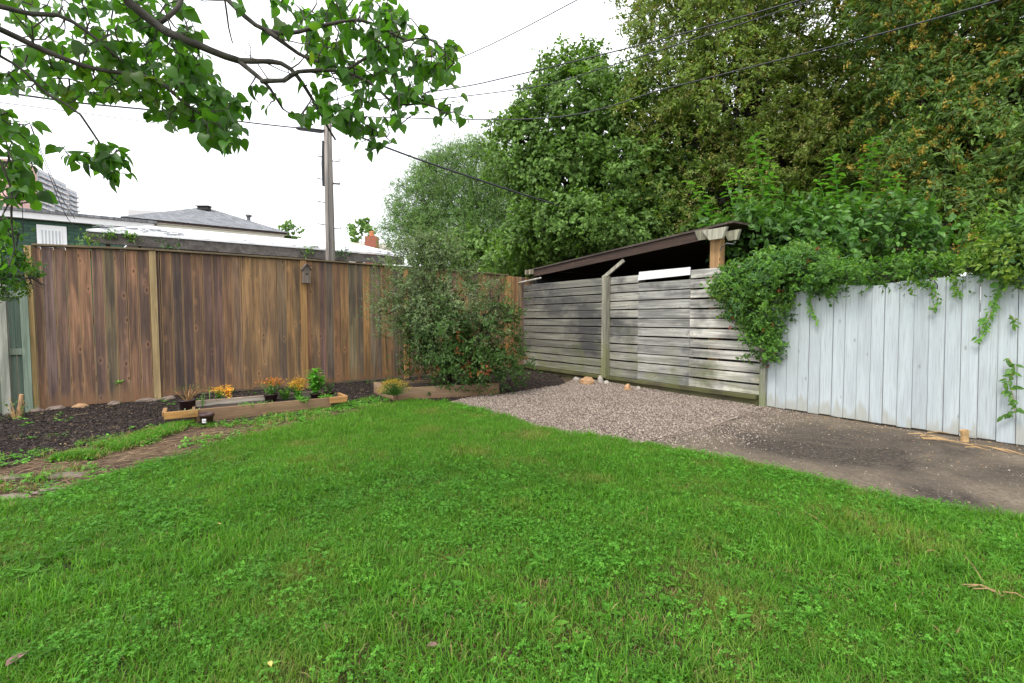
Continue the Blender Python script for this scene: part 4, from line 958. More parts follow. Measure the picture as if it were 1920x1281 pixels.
b.add(vs, [(0, 1, 4), (1, 2, 5, 4), (2, 3, 5), (3, 0, 4, 5), (3, 2, 1, 0)]); b.build('roof', M['roofgrey'], hb)
pv = D2*(Lh/2-.1)+N2*(Dh/2-1.3); b = MB(); b.box((pv.x-.28, pv.y-.15, zr-.32), (pv.x+.28, pv.y+.15, zr-.14)); b.box((pv.x-.36, pv.y-.2, zr-.138), (pv.x+.36, pv.y+.2, zr-.10)); b.build('roof_vent', M['darkbark'], hb)
t = on_line(468, hP+N2*2.5, D2, 5); pq = D2*t+N2*2.5; b = MB(); zq = zat(hP+pq, 403); b.tube([(pq.x, pq.y, ze), (pq.x, pq.y, zq-.1)], .10, 10); b.tube([(pq.x, pq.y, zq-.1), (pq.x, pq.y, zq)], .17, 10); b.build('vent_pipe', M['cablegrey'], hb)
b = MB(); fl_ = hP+N2*10+D2*1; 
# garage
kP = W(165, 500, 9); kP.z = 0; zk = zat(kP, 434)
gg = thing('garage', 'low garage with white flat roof and grey fascia just behind the cedar fence', 'garage', kP)
Lk = on_line(760, kP, D2, 2.9)
wallbox('wall', kP+D2*.3+N2*.5, D2, N2, Lk-.6, 5, 0, zk-.30, M['darkvoid'], gg)  # wall blackened to paint the shaded gap under the fascia
b = MB(); rise = .62; q = [(-.0, -.05, 0), (Lk, -.05, 0), (Lk, 3.0, rise), (.9, 3.0, rise), (Lk, 6, 0), (.0, 6, 0)]
vs = []
for dz in (0, .035):
    for a, c, z in q: p = D2*a+N2*c; vs.append((p.x, p.y, zk+z+dz))
b.add(vs, [(6, 7, 8, 9), (9, 8, 10, 11), (3, 2, 1, 0), (5, 4, 2, 3), (0, 1, 7, 6), (1, 2, 8, 7), (2, 4, 10, 8), (6, 9, 3, 0), (9, 11, 5, 3)]); b.build('roof', M['roofwhite'], gg)
kcuts = [0, Lk*.33, Lk*.66, Lk]
for k in range(3):
    o = wallbox('fascia', kP+D2*(kcuts[k]+.004)-N2*.02, D2, N2, Lk/3-.01, .05, zk-.205-.006*k, zk-.004, M['shedwood'], gg, (.17, .155, .14)); 
for k in range(12):
    a = .25+k*.5; wallbox('rafter_end', kP+D2*a+N2*.04, D2, N2, .05, .6, zk-.2, zk-.02, M['shedwood'], gg, (.12, .1, .08)) if a < Lk-.2 else None
b = MB()
for k in range(70):      # curled dark shingles at the ragged roof edge
    a = rv(0, 1.5) if k < 45 else rv(1.5, Lk); c = rv(-.08, 1.3) if k < 45 else rv(-.1, .12); z = zk+.04+rise*max(0, c)/3+.02; p = D2*a+N2*c; sx = rv(.1, .22)
    u = D2*sx; v_ = N2*rv(.08, .16); b.add([(p.x, p.y, z+rv(-.01, .02)), (p.x+u.x, p.y+u.y, z+rv(-.01, .02)), (p.x+u.x+v_.x, p.y+u.y+v_.y, z+.03+rv(0, .02)), (p.x+v_.x, p.y+v_.y, z+.03)], [(0, 1, 2, 3)])
o = b.build('shingles', M['roofgrey'], gg); o['kind'] = 'stuff'
# far brick chimney house
cP = W(575, 500, 45); cP.z = 0
hb2 = thing('far_house', 'distant low roof with a brick chimney right of the utility pole', 'house', cP)
wallbox('roof', cP, Vector((1, 0.25, 0)).normalized(), Vector((-.25, 1, 0)).normalized(), on_line(735, cP, Vector((1, .25, 0)).normalized(), 8), 6, 0, zat(cP, 452), M['cream'], hb2)
c1_ = W(698, 500, 45.5); zc = zat(c1_, 444); b = MB(); q = c1_-cP; b.box((q.x-.55, q.y-.4, 0), (q.x+.55, q.y+.4, zc)); ck = b.build('chimney', M['brick'], hb2)
b = MB(); b.lathe([(.22, zc), (.24, zc+.45), (.2, zc+.5)], (q.x, q.y, 0), 10); b.build('flue', M['flue'], ck)
# apartment tower
tP = W(72, 400, 260); tP.z = 0; dT = Vector((-.35, .937, 0)).normalized(); nT = Vector((-.937, -.35, 0))
M['pink'+'wall'] = plain('pink_concrete', (.62, .40, .37), .85, .04, .2, bump=0); M['conc'] = plain('bloom_pale_concrete', (.56, .55, .55), .85, .05, .2, bump=0); M['winblue'] = plain('tower_glass', (.16, .20, .26), .25, .1, .2, bump=0)  # tower concrete lightened in colour to stand for bloom from the bright sky
tw = thing('apartment_tower', 'tall pink apartment tower paled for sky bloom with balconies far off at left', 'building', tP)
zT = zat(tP, 312)
dL = Vector((.235, .972, 0)); nL = Vector((-.972, .235, 0))
tlen = -on_line(12, tP, -dL, 60)
wl = abs(on_line(12, tP, dL, 60)); wallbox('end_wall', tP-dL*wl, dL, nL, wl, 18, 0, zT, M['pinkwall'], tw)
fh = 2.8
for i, (x0, x1, y0) in enumerate(((73, 99, 315), (101, 127, 332), (130, 147, 352))):
    a, c = on_line(x0, tP, dT, 60), on_line(x1, tP, dT, 60); P = tP+dT*a; zt = zat(P, y0)
    wallbox('block', P, dT, nT, c-a, 15, 0, zt, M['conc'], tw)
    nn = -nT
    # balconies on the face towards the yard
    for k in range(12):
        z = zt-1.2-fh*(k+1)
        if z < 30: break
        for u0, u1 in ((.06, .48), (.54, .95)):
            L = c-a; wallbox('window', P+dT*(L*u0)+nn*.25, dT, -nn, L*(u1-u0), .2, z+.9, z+fh-.35, M['winblue'], tw)
            wallbox('balcony', P+dT*(L*u0)+nn*1.3, dT, -nn, L*(u1-u0), 1.25, z-.15, z+.85, M['conc'], tw)
# beige block behind the hip roof
bP = W(240, 400, 60); bP.z = 0; bx = thing('beige_building', 'pale beige flat block peeping over the hip roof', 'building', bP); wallbox('wall', bP, Vector((1, .3, 0)).normalized(), Vector((-.3, 1, 0)).normalized(), on_line(330, bP, Vector((1, .3, 0)).normalized(), 12), 6, 0, zat(bP, 393), M['conc'], bx)

# ------------------------------------------------------------------ utility pole and wires
uP = W(620, 500, 10.6); uP.z = 0
up = thing('utility_pole', 'weathered wooden utility pole with climbing steps behind the fence', 'pole', uP)
zt = zat(uP, 172); b = MB(); b.tube([(0, 0, 0), (0, 0, zt*.5), (-.01, 0, zt)], [.115, .098, .078], 14); o = b.build('pole', M['polewood'], up, True); o.color = (.30, .27, .24, 1)
for py, s in ((295, -1), (302, 1), (337, -1), (343, 1), (380, -1), (422, -1), (428, 1), (345, 1)):
    z = zat(uP, py); b = MB(); b.tube([(s*.08, 0, z), (s*.24, -.02, z+.02*(-s)), (s*.245, -.02, z+.035)], .012, 5); b.build('step', M['metal'], up)
z0, z1 = zat(uP, 350), zat(uP, 265); b = MB(); b.tube([(-.11, -.03, z0), (-.115, -.03, (z0+z1)/2), (-.10, -.03, z1)], [.03, .035, .025], 8); b.build('cable_guard', M['cable'], up)
b = MB(); b.tube([(.04, -.1, z1+.3), (.02, -.11, z0), (.03, -.12, 2.2)], .008, 5); b.build('ground_wire', M['cable'], up)
def smooth(P, step):
    out = []; E = [P[0]*2-P[1]]+list(P)+[P[-1]*2-P[-2]]
    for i in range(1, len(E)-2):
        a, b_, c, d = E[i-1:i+3]; n = max(2, int((c-b_).length/step))
        for k in range(n):
            t = k/n; out.append(.5*((2*b_)+(c-a)*t+(2*a-5*b_+4*c-d)*t*t+(3*b_-a-3*c+d)*t**3))
    out.append(P[-1]); return out
def wire(label, pts, r=.008, mat='cable', group='overhead wires', name='overhead_wire'):
    Q = smooth([W(*p) for p in pts], .3); b = MB(); o0 = Q[0]; b.tube([q-o0 for q in Q], r, 5); o = b.build(name, M[mat], loc=o0); tag(o, label, 'wire', group); return o
wire('highest thin wire, short stretch left of the big trees', [(620, 190, 10.6), (860, 110, 9.5), (1090, -4, 8.0), (1300, -120, 7)], .009, 'cablegrey')
wire('upper black wire crossing the treetops to the top right', [(622, 200, 10.6), (850, 166, 10), (960, 143, 9.5), (1210, 82, 8.5), (1500, 0, 7.2), (1700, -65, 6.5)], .012)
wire('second black wire just below the upper one over the treetops', [(624, 208, 10.6), (985, 166, 9.4), (1130, 128, 8.6), (1350, 58, 7.8), (1545, -6, 7)], .010)
wire('lowest long black wire sweeping across the big tree', [(626, 218, 10.6), (1020, 222, 9.2), (1250, 166, 8.4), (1440, 118, 7.6), (1620, 72, 6.8), (1860, 5, 6), (2000, -40, 5.5)], .011)
wire('thick black service cable dropping from the pole into the trees at right', [(622, 236, 10.6), (760, 290, 10.9), (900, 338, 11.3), (1010, 374, 11.8), (1130, 408, 12.3), (1300, 440, 13)], .022)
wire('thick bundled cable running from the pole to the left under the leaves', [(620, 245, 10.6), (560, 240, 10.2), (460, 229, 9.4), (320, 210, 8.4), (140, 192, 7.2), (0, 172, 6.6), (-200, 150, 6)], .014)
wire('thin lower wire left of the pole', [(620, 268, 10.6), (530, 262, 10), (450, 253, 9.5), (300, 232, 8.6), (100, 205, 7.4), (-100, 180, 6.5)], .006, 'cablegrey')
wire('left one of the two slanting guy wires before the apartment tower', [(55, 230, 8), (95, 335, 9.0), (128, 412, 9.8), (165, 445, 10)], .006)
wire('right one of the two slanting guy wires before the apartment tower', [(58, 235, 8), (110, 360, 9.1), (140, 410, 9.8)], .006)
wire('near vertical drop wire at the far left in front of the tower', [(36, 230, 8), (40, 340, 8.6), (44, 440, 9)], .006)
sl_ = [W(555, 240, 10.2), W(607, 247, 10.58)]; b = MB(); b.tube([Vector((0, 0, 0)), (sl_[1]-sl_[0])*.1, (sl_[1]-sl_[0])*.9, sl_[1]-sl_[0]], [.02, .045, .045, .02], 8); o = b.build('splice_case', M['cablegrey'], loc=sl_[0]); tag(o, 'dark grey splice case hanging on the cable left of the pole', 'cable box')

# ------------------------------------------------------------------ trees
def twig(seed, n, L, leafL, wr, shape, mat, bark, droop=.3, spread=.5, seeds=None, seed_n=0, pinn=0, hang=0.0, up=.4):
    """a leafy spray about L long growing along +z"""
    R = random.Random(seed); b = MB(); b.tube([(0, 0, 0), (L*.03, 0, L*.5), (L*.08, 0, L)], [L*.012, L*.008, L*.004], 3, 1, False)
    subs = []
    for k in range(7):
        t = R.uniform(.1, .95); a = R.uniform(0, 6.28); d = Vector((math.cos(a), math.sin(a), R.uniform(.2, 1.0)-hang)).normalized(); subs.append((Vector((0, 0, L*t)), d, L*spread*R.uniform(.5, 1)))
    for k in range(n):
        p0, d, l = R.choice(subs); t = R.uniform(.1, 1); p = p0+d*l*t
        dd = (d+Vector((R.gauss(0, .7), R.gauss(0, .7), R.gauss(0, .5)-hang))).normalized()
        lw = leafL*R.uniform(.65, 1.2); nr = Vector((R.gauss(0, .5), R.gauss(0, .5), 1))
        b.leaf(p, dd, nr, lw, lw*wr, shape, 0, droop=droop*R.uniform(.4, 1.4), fold=.2)
    for k in range(seed_n):
        p0, d, l = R.choice(subs[:3]); p = p0+d*l+Vector((R.gauss(0, .04), R.gauss(0, .04), R.gauss(-.03, .05)))
        b.leaf(p, Vector((R.gauss(0, .4), R.gauss(0, .4), -1)), rdir(), .06, .035, 'ov', 2, .1)
    return b.mesh('spray', [mat, bark]+([seeds] if seeds else []))
def crown_points(ells, n, lo=.72, hi=1.05, amp=.22, fs=.6, cut=.6, cull=True):
    """ells: (centre, (rx,ry,rz)); points in the shell, pushed by noise"""
    out = []; vol = [e[1][0]*e[1][2]+e[1][1]*e[1][2]+e[1][0]*e[1][1] for e in ells]; tot = sum(vol)
    for (c, r), v in zip(ells, vol):
        m = int(n*v/tot)
        for i in range(m):
            d = rdir()
            if cull and d.y > .35 and rnd.random() < .6: continue
            if d.z < -.3 and rnd.random() < .3: continue
            q = rnd.uniform(lo, hi); k = 1+amp*noise.noise((c+Vector((d.x*r[0], d.y*r[1], d.z*r[2])))*fs)*2
            p = c+Vector((d.x*r[0], d.y*r[1], d.z*r[2]))*q*k
            if noise.noise(p*fs*2.2+Vector((31, 7, 3))) < -.14 and rnd.random() < .5: continue
            inside = False
            for (c2, r2) in ells:
                if c2 is c: continue
                w_ = p-c2
                if (w_.x/r2[0])**2+(w_.y/r2[1])**2+(w_.z/r2[2])**2 < cut*cut: inside = True; break
            if inside: continue
            out.append((p, Vector((d.x/r[0], d.y/r[1], d.z/r[2])).normalized()))
    return out
def ell(px, py, Y, rpx, rpy=None, dy=None):
    rpy = rpy or rpx; k = Y/F; return (W(px, py, Y), (rpx*k, (dy or rpx*k*.9), rpy*k))
def tree(name, label, base, trunk_r, ells, protos, n, group=None, cat='tree', scl=(.8, 1.2), updir=.5, bark=None, fill=.25, wts=None, seed=0, fs=.6, amp=.22, limbs=None, lo=.75, cull=True):
    t = thing(name, label, cat, base, 0, group); bark = bark or M['darkbark']
    pts = crown_points(ells, n, lo=lo, fs=fs, amp=amp, cull=cull)
    inner = crown_points(ells, int(n*fill), lo=.3, hi=.75, cut=0, amp=amp, cull=False)
    P_, R_, S_, I_ = [], [], [], []
    for p, d in pts+inner:
        if p.z < .1: continue
        v = (d+Vector((rnd.gauss(0, .45), rnd.gauss(0, .45), updir+rnd.gauss(0, .35)))).normalized()
        qt = v.to_track_quat('Z', 'Y') @ Matrix.Rotation(rv(0, 6.28), 3, 'Z').to_quaternion()
        P_.append(p-base); R_.append(tuple(qt.to_euler())); S_.append(rv(*scl)); I_.append(rnd.choices(range(len(protos)), wts)[0] if wts else rnd.randrange(len(protos)))
    o = scatter('crown', P_, protos, t, R_, S_, I_); o['kind'] = 'stuff'
    top = max(ells, key=lambda e: e[0].z)[0]-base
    b = MB(); hub = Vector((top.x*.25, top.y*.25, max(1.2, top.z*.42))); b.tube([Vector((0, 0, -.1)), hub*.5+Vector((rv(-.1, .1), 0, 0)), hub, hub.lerp(top, .6), hub.lerp(top, .92)], [trunk_r*1.3, trunk_r, trunk_r*.8, trunk_r*.4, trunk_r*.12], 9); b.build('trunk', bark, t, True)
    for (c, r) in ells:
        c = c-base; m = hub.lerp(c, .5)+Vector((rv(-.2, .2), rv(-.2, .2), rv(0, .3))); b = MB()
        b.tube([hub*.95, m, c], [trunk_r*.5, trunk_r*.3, trunk_r*.12], 6)
        for k in range(6):
            d = rdir(); d.z = abs(d.z)*.7+.1; e = c+Vector((d.x*r[0], d.y*r[1], d.z*r[2]))*.85; b.tube([m.lerp(c, rv(.3, 1)), c.lerp(e, .5)+rdir()*.1, e], [trunk_r*.13, trunk_r*.08, .008], 4)
        b.build('limb', bark, t)
    return t
# far behind: willow
pw = [twig(100+i, 46, .75, .16, .13, 'thin', M['leaf_willow'], M['darkbark'], .35, .75, hang=.45) for i in range(4)]
tree('willow_tree', 'soft pale green willow behind the corner with drooping narrow leaves', W(880, 560, 20)*1, .25, [ell(870, 380, 20, 110, 95), ell(795, 385, 20, 62, 75), ell(905, 335, 20.5, 85, 55), ell(950, 430, 20, 95, 90), ell(765, 435, 19.5, 48, 50), ell(865, 450, 19, 100, 60), ell(830, 325, 20.5, 55, 35), ell(890, 300, 21, 28, 35)], pw, 2300, updir=.1, scl=(.8, 1.3), fs=.5) if False else None
def grounded(px, Y): p = W(px, 500, Y); p.z = 0; return p
tree('willow_tree', 'soft pale green willow behind the corner with drooping narrow leaves', grounded(880, 20), .25, [ell(870, 385, 20, 110, 90), ell(795, 385, 20, 58, 72), ell(905, 345, 20.5, 80, 52), ell(950, 430, 20, 95, 90), ell(765, 435, 19.5, 46, 50), ell(865, 450, 19, 100, 60), ell(830, 335, 20.5, 52, 36), ell(885, 305, 21, 26, 34)], pw, 4200, updir=.1, scl=(.7, 1.15), fs=.5)
# middle maple
pm = [twig(200+i, 40, .55, .12, .85, 'maple', M['leaf_maple'], M['darkbark'], .4, .7, hang=.1) for i in range(4)]
tree('maple_tree', 'green maple with upright leafy tops between the willow and the big tree', grounded(1130, 13.5), .2, [ell(1080, 190, 13.5, 78, 70), ell(1068, 125, 13.5, 12, 40), ell(1118, 130, 14, 13, 36), ell(1012, 170, 13.5, 12, 36), ell(1045, 150, 13.5, 14, 30), ell(985, 205, 13.3, 12, 28), ell(1165, 190, 13.6, 40, 60), ell(985, 260, 13, 50, 60), ell(962, 250, 13.4, 30, 40), ell(985, 340, 13.2, 46, 56), ell(1130, 280, 13.5, 115, 90), ell(1050, 330, 13, 70, 60), ell(1200, 370, 13, 110, 80), ell(1075, 430, 12.8, 100, 55), ell(1255, 300, 13.5, 80, 90), ell(1170, 450, 12.5, 120, 40), ell(990, 450, 13.5, 60, 45)], pm, 4300, scl=(.45, .85), updir=.7, fs=1.0, amp=.5, fill=.25, lo=.45)
# big yellow green tree
pe = [twig(300+i, 44, .6, .11, .5, 'ov', M['leaf_elder'], M['darkbark'], .4, .7, seeds=M['paleseed'], seed_n=(26 if i < 2 else 6), hang=.35) for i in range(4)]
tree('boxelder_tree', 'huge yellowish green tree with pale seed bunches filling the upper right', grounded(1430, 12), .3, [ell(1290, 60, 12, 95, 110), ell(1250, 170, 12, 80, 70), ell(1400, 40, 12.5, 150, 140), ell(1380, 200, 12, 130, 90), ell(1530, 60, 12.5, 170, 170), ell(1290, 270, 12, 90, 70), ell(1430, 310, 12, 110, 80), ell(1500, 210, 12.5, 120, 100), ell(1350, 380, 11.6, 90, 60), ell(1550, 330, 12.5, 110, 100), ell(1400, -140, 12.5, 220, 150), ell(1600, 450, 11.5, 120, 60), ell(1650, 150, 12.5, 120, 150)], pe, 7600, scl=(.55, .95), updir=.35, fs=.9, amp=.4, fill=.25)
prt = [twig(400+i, 42, .55, .12, .36, 'ov', M['leaf_right'], M['darkbark'], .5, .75, seeds=M['seed'], seed_n=(56 if i == 0 else 8 if i == 1 else 0), hang=.55) for i in range(4)]
tree('seed_tree', 'dark green drooping tree with orange seed bunches at the right edge', grounded(1900, 9), .25, [ell(1790, 70, 9, 120, 120), ell(1900, 170, 8.7, 150, 150), ell(1740, 200, 9, 95, 90), ell(1820, 320, 8.4, 120, 110), ell(1950, 380, 8, 130, 130), ell(1720, 330, 9, 75, 80), ell(1700, 60, 9.5, 80, 100), ell(1780, 430, 8.2, 95, 60), ell(1900, -80, 9, 220, 150), ell(2060, 200, 8.5, 150, 220), ell(1690, 440, 8.8, 60, 40)], prt, 4600, scl=(.55, .95), updir=.15, fs=1.1, amp=.4, fill=.3, wts=[1.3, 1, 1, 1])
# low trees filling behind the shed and behind the vines
tree('low_tree', 'dark low tree growing behind the shed roof left of the vines', grounded(1250, 17), .12, [ell(1130, 470, 17, 120, 50), ell(1260, 430, 17, 110, 70), ell(1380, 400, 17, 120, 100), ell(1500, 380, 17, 120, 120), ell(1620, 330, 13, 110, 150), ell(1720, 430, 11, 150, 80), ell(1560, 460, 11, 120, 60), ell(1010, 490, 15, 60, 35), ell(960, 500, 15, 50, 24), ell(900, 490, 18, 90, 30), ell(1080, 500, 14.5, 60, 30)], pm, 3600, scl=(.8, 1.2), fill=.5)
tree('small_tree', 'tiny pale distant tree beside the brick chimney', grounded(678, 50), .1, [ell(678, 440, 50, 16, 18)], [twig(500, 40, .8, .3, .6, 'ov', M['leaf_willow'], M['darkbark'])], 60)
tree('small_tree', 'tiny shrubby treetop just right of the hip roof', grounded(545, 30), .1, [ell(543, 440, 30, 9, 9), ], [twig(501, 40, .5, .2, .6, 'ov', M['leaf_willow'], M['darkbark'])], 36)

# ------------------------------------------------------------------ the shrub in the corner planter
pb1 = [twig(600+i, 60, .30, .038, .5, 'ov', M['leaf_bush'], M['darkbark'], .2, .7, up=.6) for i in range(3)]
pb2 = [twig(620+i, 50, .28, .055, .5, 'ov', M['leaf_bushlow'], M['darkbark'], .3, .7) for i in range(3)]+[twig(630, 30, .25, .05, .45, 'ov', M['leaf_red'], M['darkbark'], .3, .6)]
bb = grounded(845, 7.85); bb.z = .1; zc = 7.75
bt = tree('large_shrub', 'big loose shrub with small grey green leaves against the cedar fence', bb, .03, [ell(790, 505, zc, 44, 46, .35), ell(800, 480, zc, 30, 36, .25), ell(830, 480, zc+.1, 30, 28, .3), ell(770, 560, zc, 58, 50, .4), ell(850, 570, zc, 52, 42, .4), ell(905, 610, zc+.1, 40, 26, .3), ell(925, 560, zc+.1, 14, 30, .1), ell(880, 520, zc+.1, 10, 34, .1), ell(725, 590, zc, 22, 26, .15), ell(800, 620, zc, 70, 60, .5)], pb1, 1050, cat='shrub', scl=(.5, .95), fs=2, amp=.5, updir=.8, fill=.4, lo=.5, cull=False)
tree('dark_shrub', 'dark green dense lower shrub growing in front of the loose shrub', Vector((grounded(890, 7.75).x, 7.75, .1)), .025, [ell(830, 650, zc-.15, 70, 60, .4), ell(895, 655, zc-.1, 55, 48, .4), ell(870, 700, zc-.2, 85, 34, .35), ell(945, 690, zc, 35, 40, .3), ell(960, 600, zc, 12, 40, .1)], pb2, 560, cat='shrub', scl=(.55, 1.0), fs=2, amp=.45, updir=.6, fill=.4, lo=.5, cull=False, wts=[3, 3, 3, .4])

# ------------------------------------------------------------------ vines over the shed corner and white fence
pv1 = [twig(700+i, 34, .26, .062, .5, 'ov', M['leaf_vine'], M['darkbark'], .4, .6, hang=.2) for i in range(3)]+[twig(710, 30, .26, .06, .42, 'ov', M['leaf_vine_dark'], M['darkbark'], .4, .6, hang=.3)]+[twig(711, 26, .2, .05, .5, 'ov', M['leaf_red'], M['darkbark'], .4, .5, hang=.4)]
def fl(px, py, off=0.0, z=1.6):       # point on the fence plane (off metres behind it) seen at px, py
    P = B0+NS*off; t = on_line(px, P, DS, z); Q = P+DS*t; q = Q.copy(); q.z = zat(Q, py); return q
def ellf(px, py, rpx, rpy, off=.1, d=.25):
    c = fl(px, py, off); k = c.y/F; return (c, (rpx*k, d, rpy*k))
tree('climbing_vine', 'dense green vine spilling over the shed corner and slatted fence end', B0+NS*.4, .02, [ellf(1378, 540, 24, 34, 0, .14), ellf(1400, 560, 45, 42, -.04, .14), ellf(1450, 515, 45, 24, .15), ellf(1445, 560, 26, 60, -.08, .12), ellf(1500, 505, 50, 26, .25), ellf(1435, 640, 14, 40, -.1, .08), ellf(1520, 520, 50, 20, 0, .15)], pv1, 1500, cat='vine', scl=(.55, .95), fs=2, amp=.3, updir=.2, fill=.3, lo=.5, cull=False, wts=[3, 3, 3, 4, .9])
tree('fence_vine', 'green vine creeping along the top of the white fence', B0+DS*1.6+NS*.4, .015, [ellf(1580, 524, 55, 11, .05, .12), ellf(1660, 516, 60, 6, .08, .10), ellf(1740, 512, 60, 5, .06, .10), ellf(1820, 506, 50, 5, .05, .10), ellf(1885, 498, 36, 20, .02, .15), ellf(1880, 450, 30, 22, .08, .15), ellf(1960, 480, 60, 50, .1, .25)], pv1[:4], 480, cat='vine', scl=(.55, .95), fs=2, amp=.3, updir=.2, fill=.25, lo=.5, cull=False, wts=[4, 4, 4, 2])
tree('back_thicket', 'bright leafy thicket rising behind the vine covered fence', B0+NS*2.2+DS*.5, .03, [ellf(1430, 450, 60, 36, 1.2, .5), ellf(1520, 460, 75, 32, 1.6, .5), ellf(1620, 455, 80, 34, 1.8, .5), ellf(1710, 470, 40, 20, 2, .4)], [twig(800+i, 22, .45, .12, .66, 'ov', M['leaf_shoot2'], M['darkbark'], .4, .7) for i in range(3)], 300, cat='shrub', scl=(.7, 1.1), fs=1.2, amp=.3, updir=.6, fill=.3, cull=False)
def strand(label, pts, group='vine strands hanging on the white fence', n=None, L=.055, mat='leaf_vine', off=-.04):
    P = [fl(px, py, off, 1.2) for px, py in pts]; o0 = P[0]; t = thing('vine_strand', label, 'vine', o0, 0, group)
    b = MB(); b.tube([p-o0 for p in P], .003, 4); b.build('stem', M['straw'], t)
    lf = MB()
    for a, c in zip(P[:-1], P[1:]):
        m_ = max(2, int((c-a).length/.011))
        for k in range(m_):
            p = a.lerp(c, k/m_)-o0; d = (DS*rv(-1, 1)+Vector((0, 0, -rv(.1, 1)))-NS*rv(.1, .5)).normalized(); l = L*rv(.6, 1.2); lf.leaf(p+DS*rv(-.03, .03)-NS*rv(0, .03), d, -NS+Vector((rv(-.4, .4), rv(-.4, .4), rv(0, .8))), l, l*.5, 'ov', 0, .3)
    o = lf.build('foliage', M[mat], t); o['kind'] = 'stuff'
strand('vine strand hanging on the white fence left part, pointed yellow tip', [(1516, 535), (1520, 570), (1527, 592), (1532, 606)])
strand('short tuft of vine hanging right of the first strand on the white fence', [(1555, 535), (1556, 558)])
strand('vine strand hanging near the middle of the white fence', [(1742, 520), (1750, 548), (1757, 565), (1744, 582)])
strand('vine strand just right of the middle one on the white fence', [(1778, 515), (1795, 545), (1790, 560)])
strand('longest vine strand near the right edge of the white fence', [(1868, 500), (1872, 545), (1862, 570), (1853, 600), (1845, 625), (1838, 642)], L=.06)
strand('small sprig poking through the last right board gap', [(1893, 590), (1905, 600), (1898, 612)], L=.05)
strand('bushy vine growing down the right edge of the white fence', [(1895, 672), (1908, 690), (1898, 715), (1908, 745), (1912, 770), (1895, 782)], L=.065, group=None, off=-.06)
strand('vine drooping where the slatted and white fences meet', [(1436, 600), (1442, 640), (1436, 672), (1432, 690)], L=.05, group=None, mat='leaf_vine_dark')
b = MB(); pf = fl(1370, 614, -.1); 
for k in range(14): b.leaf(Vector((0, 0, 0)), rdir(), rdir(), .035, .025, 'ov', 0)
o = b.build('pink_flower', M['pink'], loc=pf); tag(o, 'single pink rose hanging below the vine on the slatted fence', 'flower')

# upright shoots above the vines
def shoot(label, base, tip, n, L, seed):
    R = random.Random(seed); t = thing('leafy_shoot', label, 'shoot', base, 0, 'upright leafy shoots above the vines'); v = tip-base; st = MB(); mid = v*.5+Vector((rv(-.05, .05), 0, .05)); st.tube([Vector(), mid, v], [.012, .009, .004], 6); st.build('stem', M['leaf_shoot'], t)
    lf = MB()
    for k in range(n):
        f = .1+.9*k/n; p = v*f+(mid-v*.5)*(1-abs(2*f-1)); a = k*2.4+R.uniform(-.4, .4); s = L*R.uniform(.75, 1.15)*(1.15-.5*f); d = Vector((math.cos(a), math.sin(a), R.uniform(.15, .6))).normalized()
        lf.leaf(p+d*.03, d, Vector((0, 0, 1)), s, s*.72, 'ov', 0, droop=.45, fold=.3)
    o = lf.build('foliage', M['leaf_shoot'], t); o['kind'] = 'stuff'
sh_ = [((1440, 450), (1412, 258), 46, 'tallest shoot of the left cluster above the shed'), ((1450, 450), (1440, 300), 36, 'shoot right of the tallest in the left cluster above the shed'), ((1415, 450), (1380, 320), 30, 'leaning shoot left of the tallest above the shed'), ((1400, 460), (1362, 345), 26, 'short shoot farthest left in the left cluster'), ((1360, 430), (1290, 345), 24, 'low arching shoot reaching left over the shed roof'), ((1345, 440), (1320, 390), 18, 'lowest small shoot just over the shed roof end'),
       ((1590, 440), (1563, 295), 36, 'left tall shoot of the right cluster'), ((1600, 440), (1640, 262), 46, 'tallest shoot of the right cluster leaning right'), ((1575, 440), (1535, 340), 26, 'short shoot left of the right cluster'), ((1610, 440), (1690, 330), 30, 'long shoot leaning far right toward the seed tree'), ((1640, 450), (1668, 330), 30, 'shoot between the tallest and the far right leaning one')]
for i, (a, c, n, lb) in enumerate(sh_):
    Y = 8.4 if a[0] < 1500 else 7.6; shoot(lb, W(a[0], a[1]+25, Y), W(c[0], c[1]-6, Y-.1), int(n*1.3), .19, 900+i)
# vine sprigs on the garage fascia
for i, (px, py, s, lb) in enumerate(((160, 447, .22, 'yellow green vine sprig at the garage roof left end'), (205, 440, .14, 'small vine sprig hanging under the garage roof edge'), (245, 443, .14, 'second small vine sprig under the garage roof edge'), (312, 460, .26, 'dark bushy vine tuft over the fence before the garage'), (575, 468, .2, 'pale vine sprig on the garage fascia left of the pole'), (640, 474, .22, 'dark vine tuft on the garage fascia right of the pole'))):
    t = on_line(px, kP-N2*.08, D2, 2.8); P = kP-N2*.08+D2*t; P.z = zat(P, py); tt = thing('vine_sprig', lb, 'vine', P, 0, 'vine sprigs along the garage roof'); lf = MB(); st = MB(); st.tube([(0, 0, 0), (s*.3, 0, .05), (s, .02, -.02)], .004, 4); st.build('stem', M['darkbark'], tt)
    for k in range(70):
        p = Vector((rnd.gauss(0, s*.5), rnd.gauss(0, .05), rnd.gauss(0, s*.35))); lf.leaf(p, rdir(), Vector((0, -.5, 1)), rv(.05, .09), rv(.025, .04), 'ov', 0)
    o = lf.build('foliage', M['leaf_vine_dark' if i in (3, 5) else 'leaf_vine'], tt); o['kind'] = 'stuff'

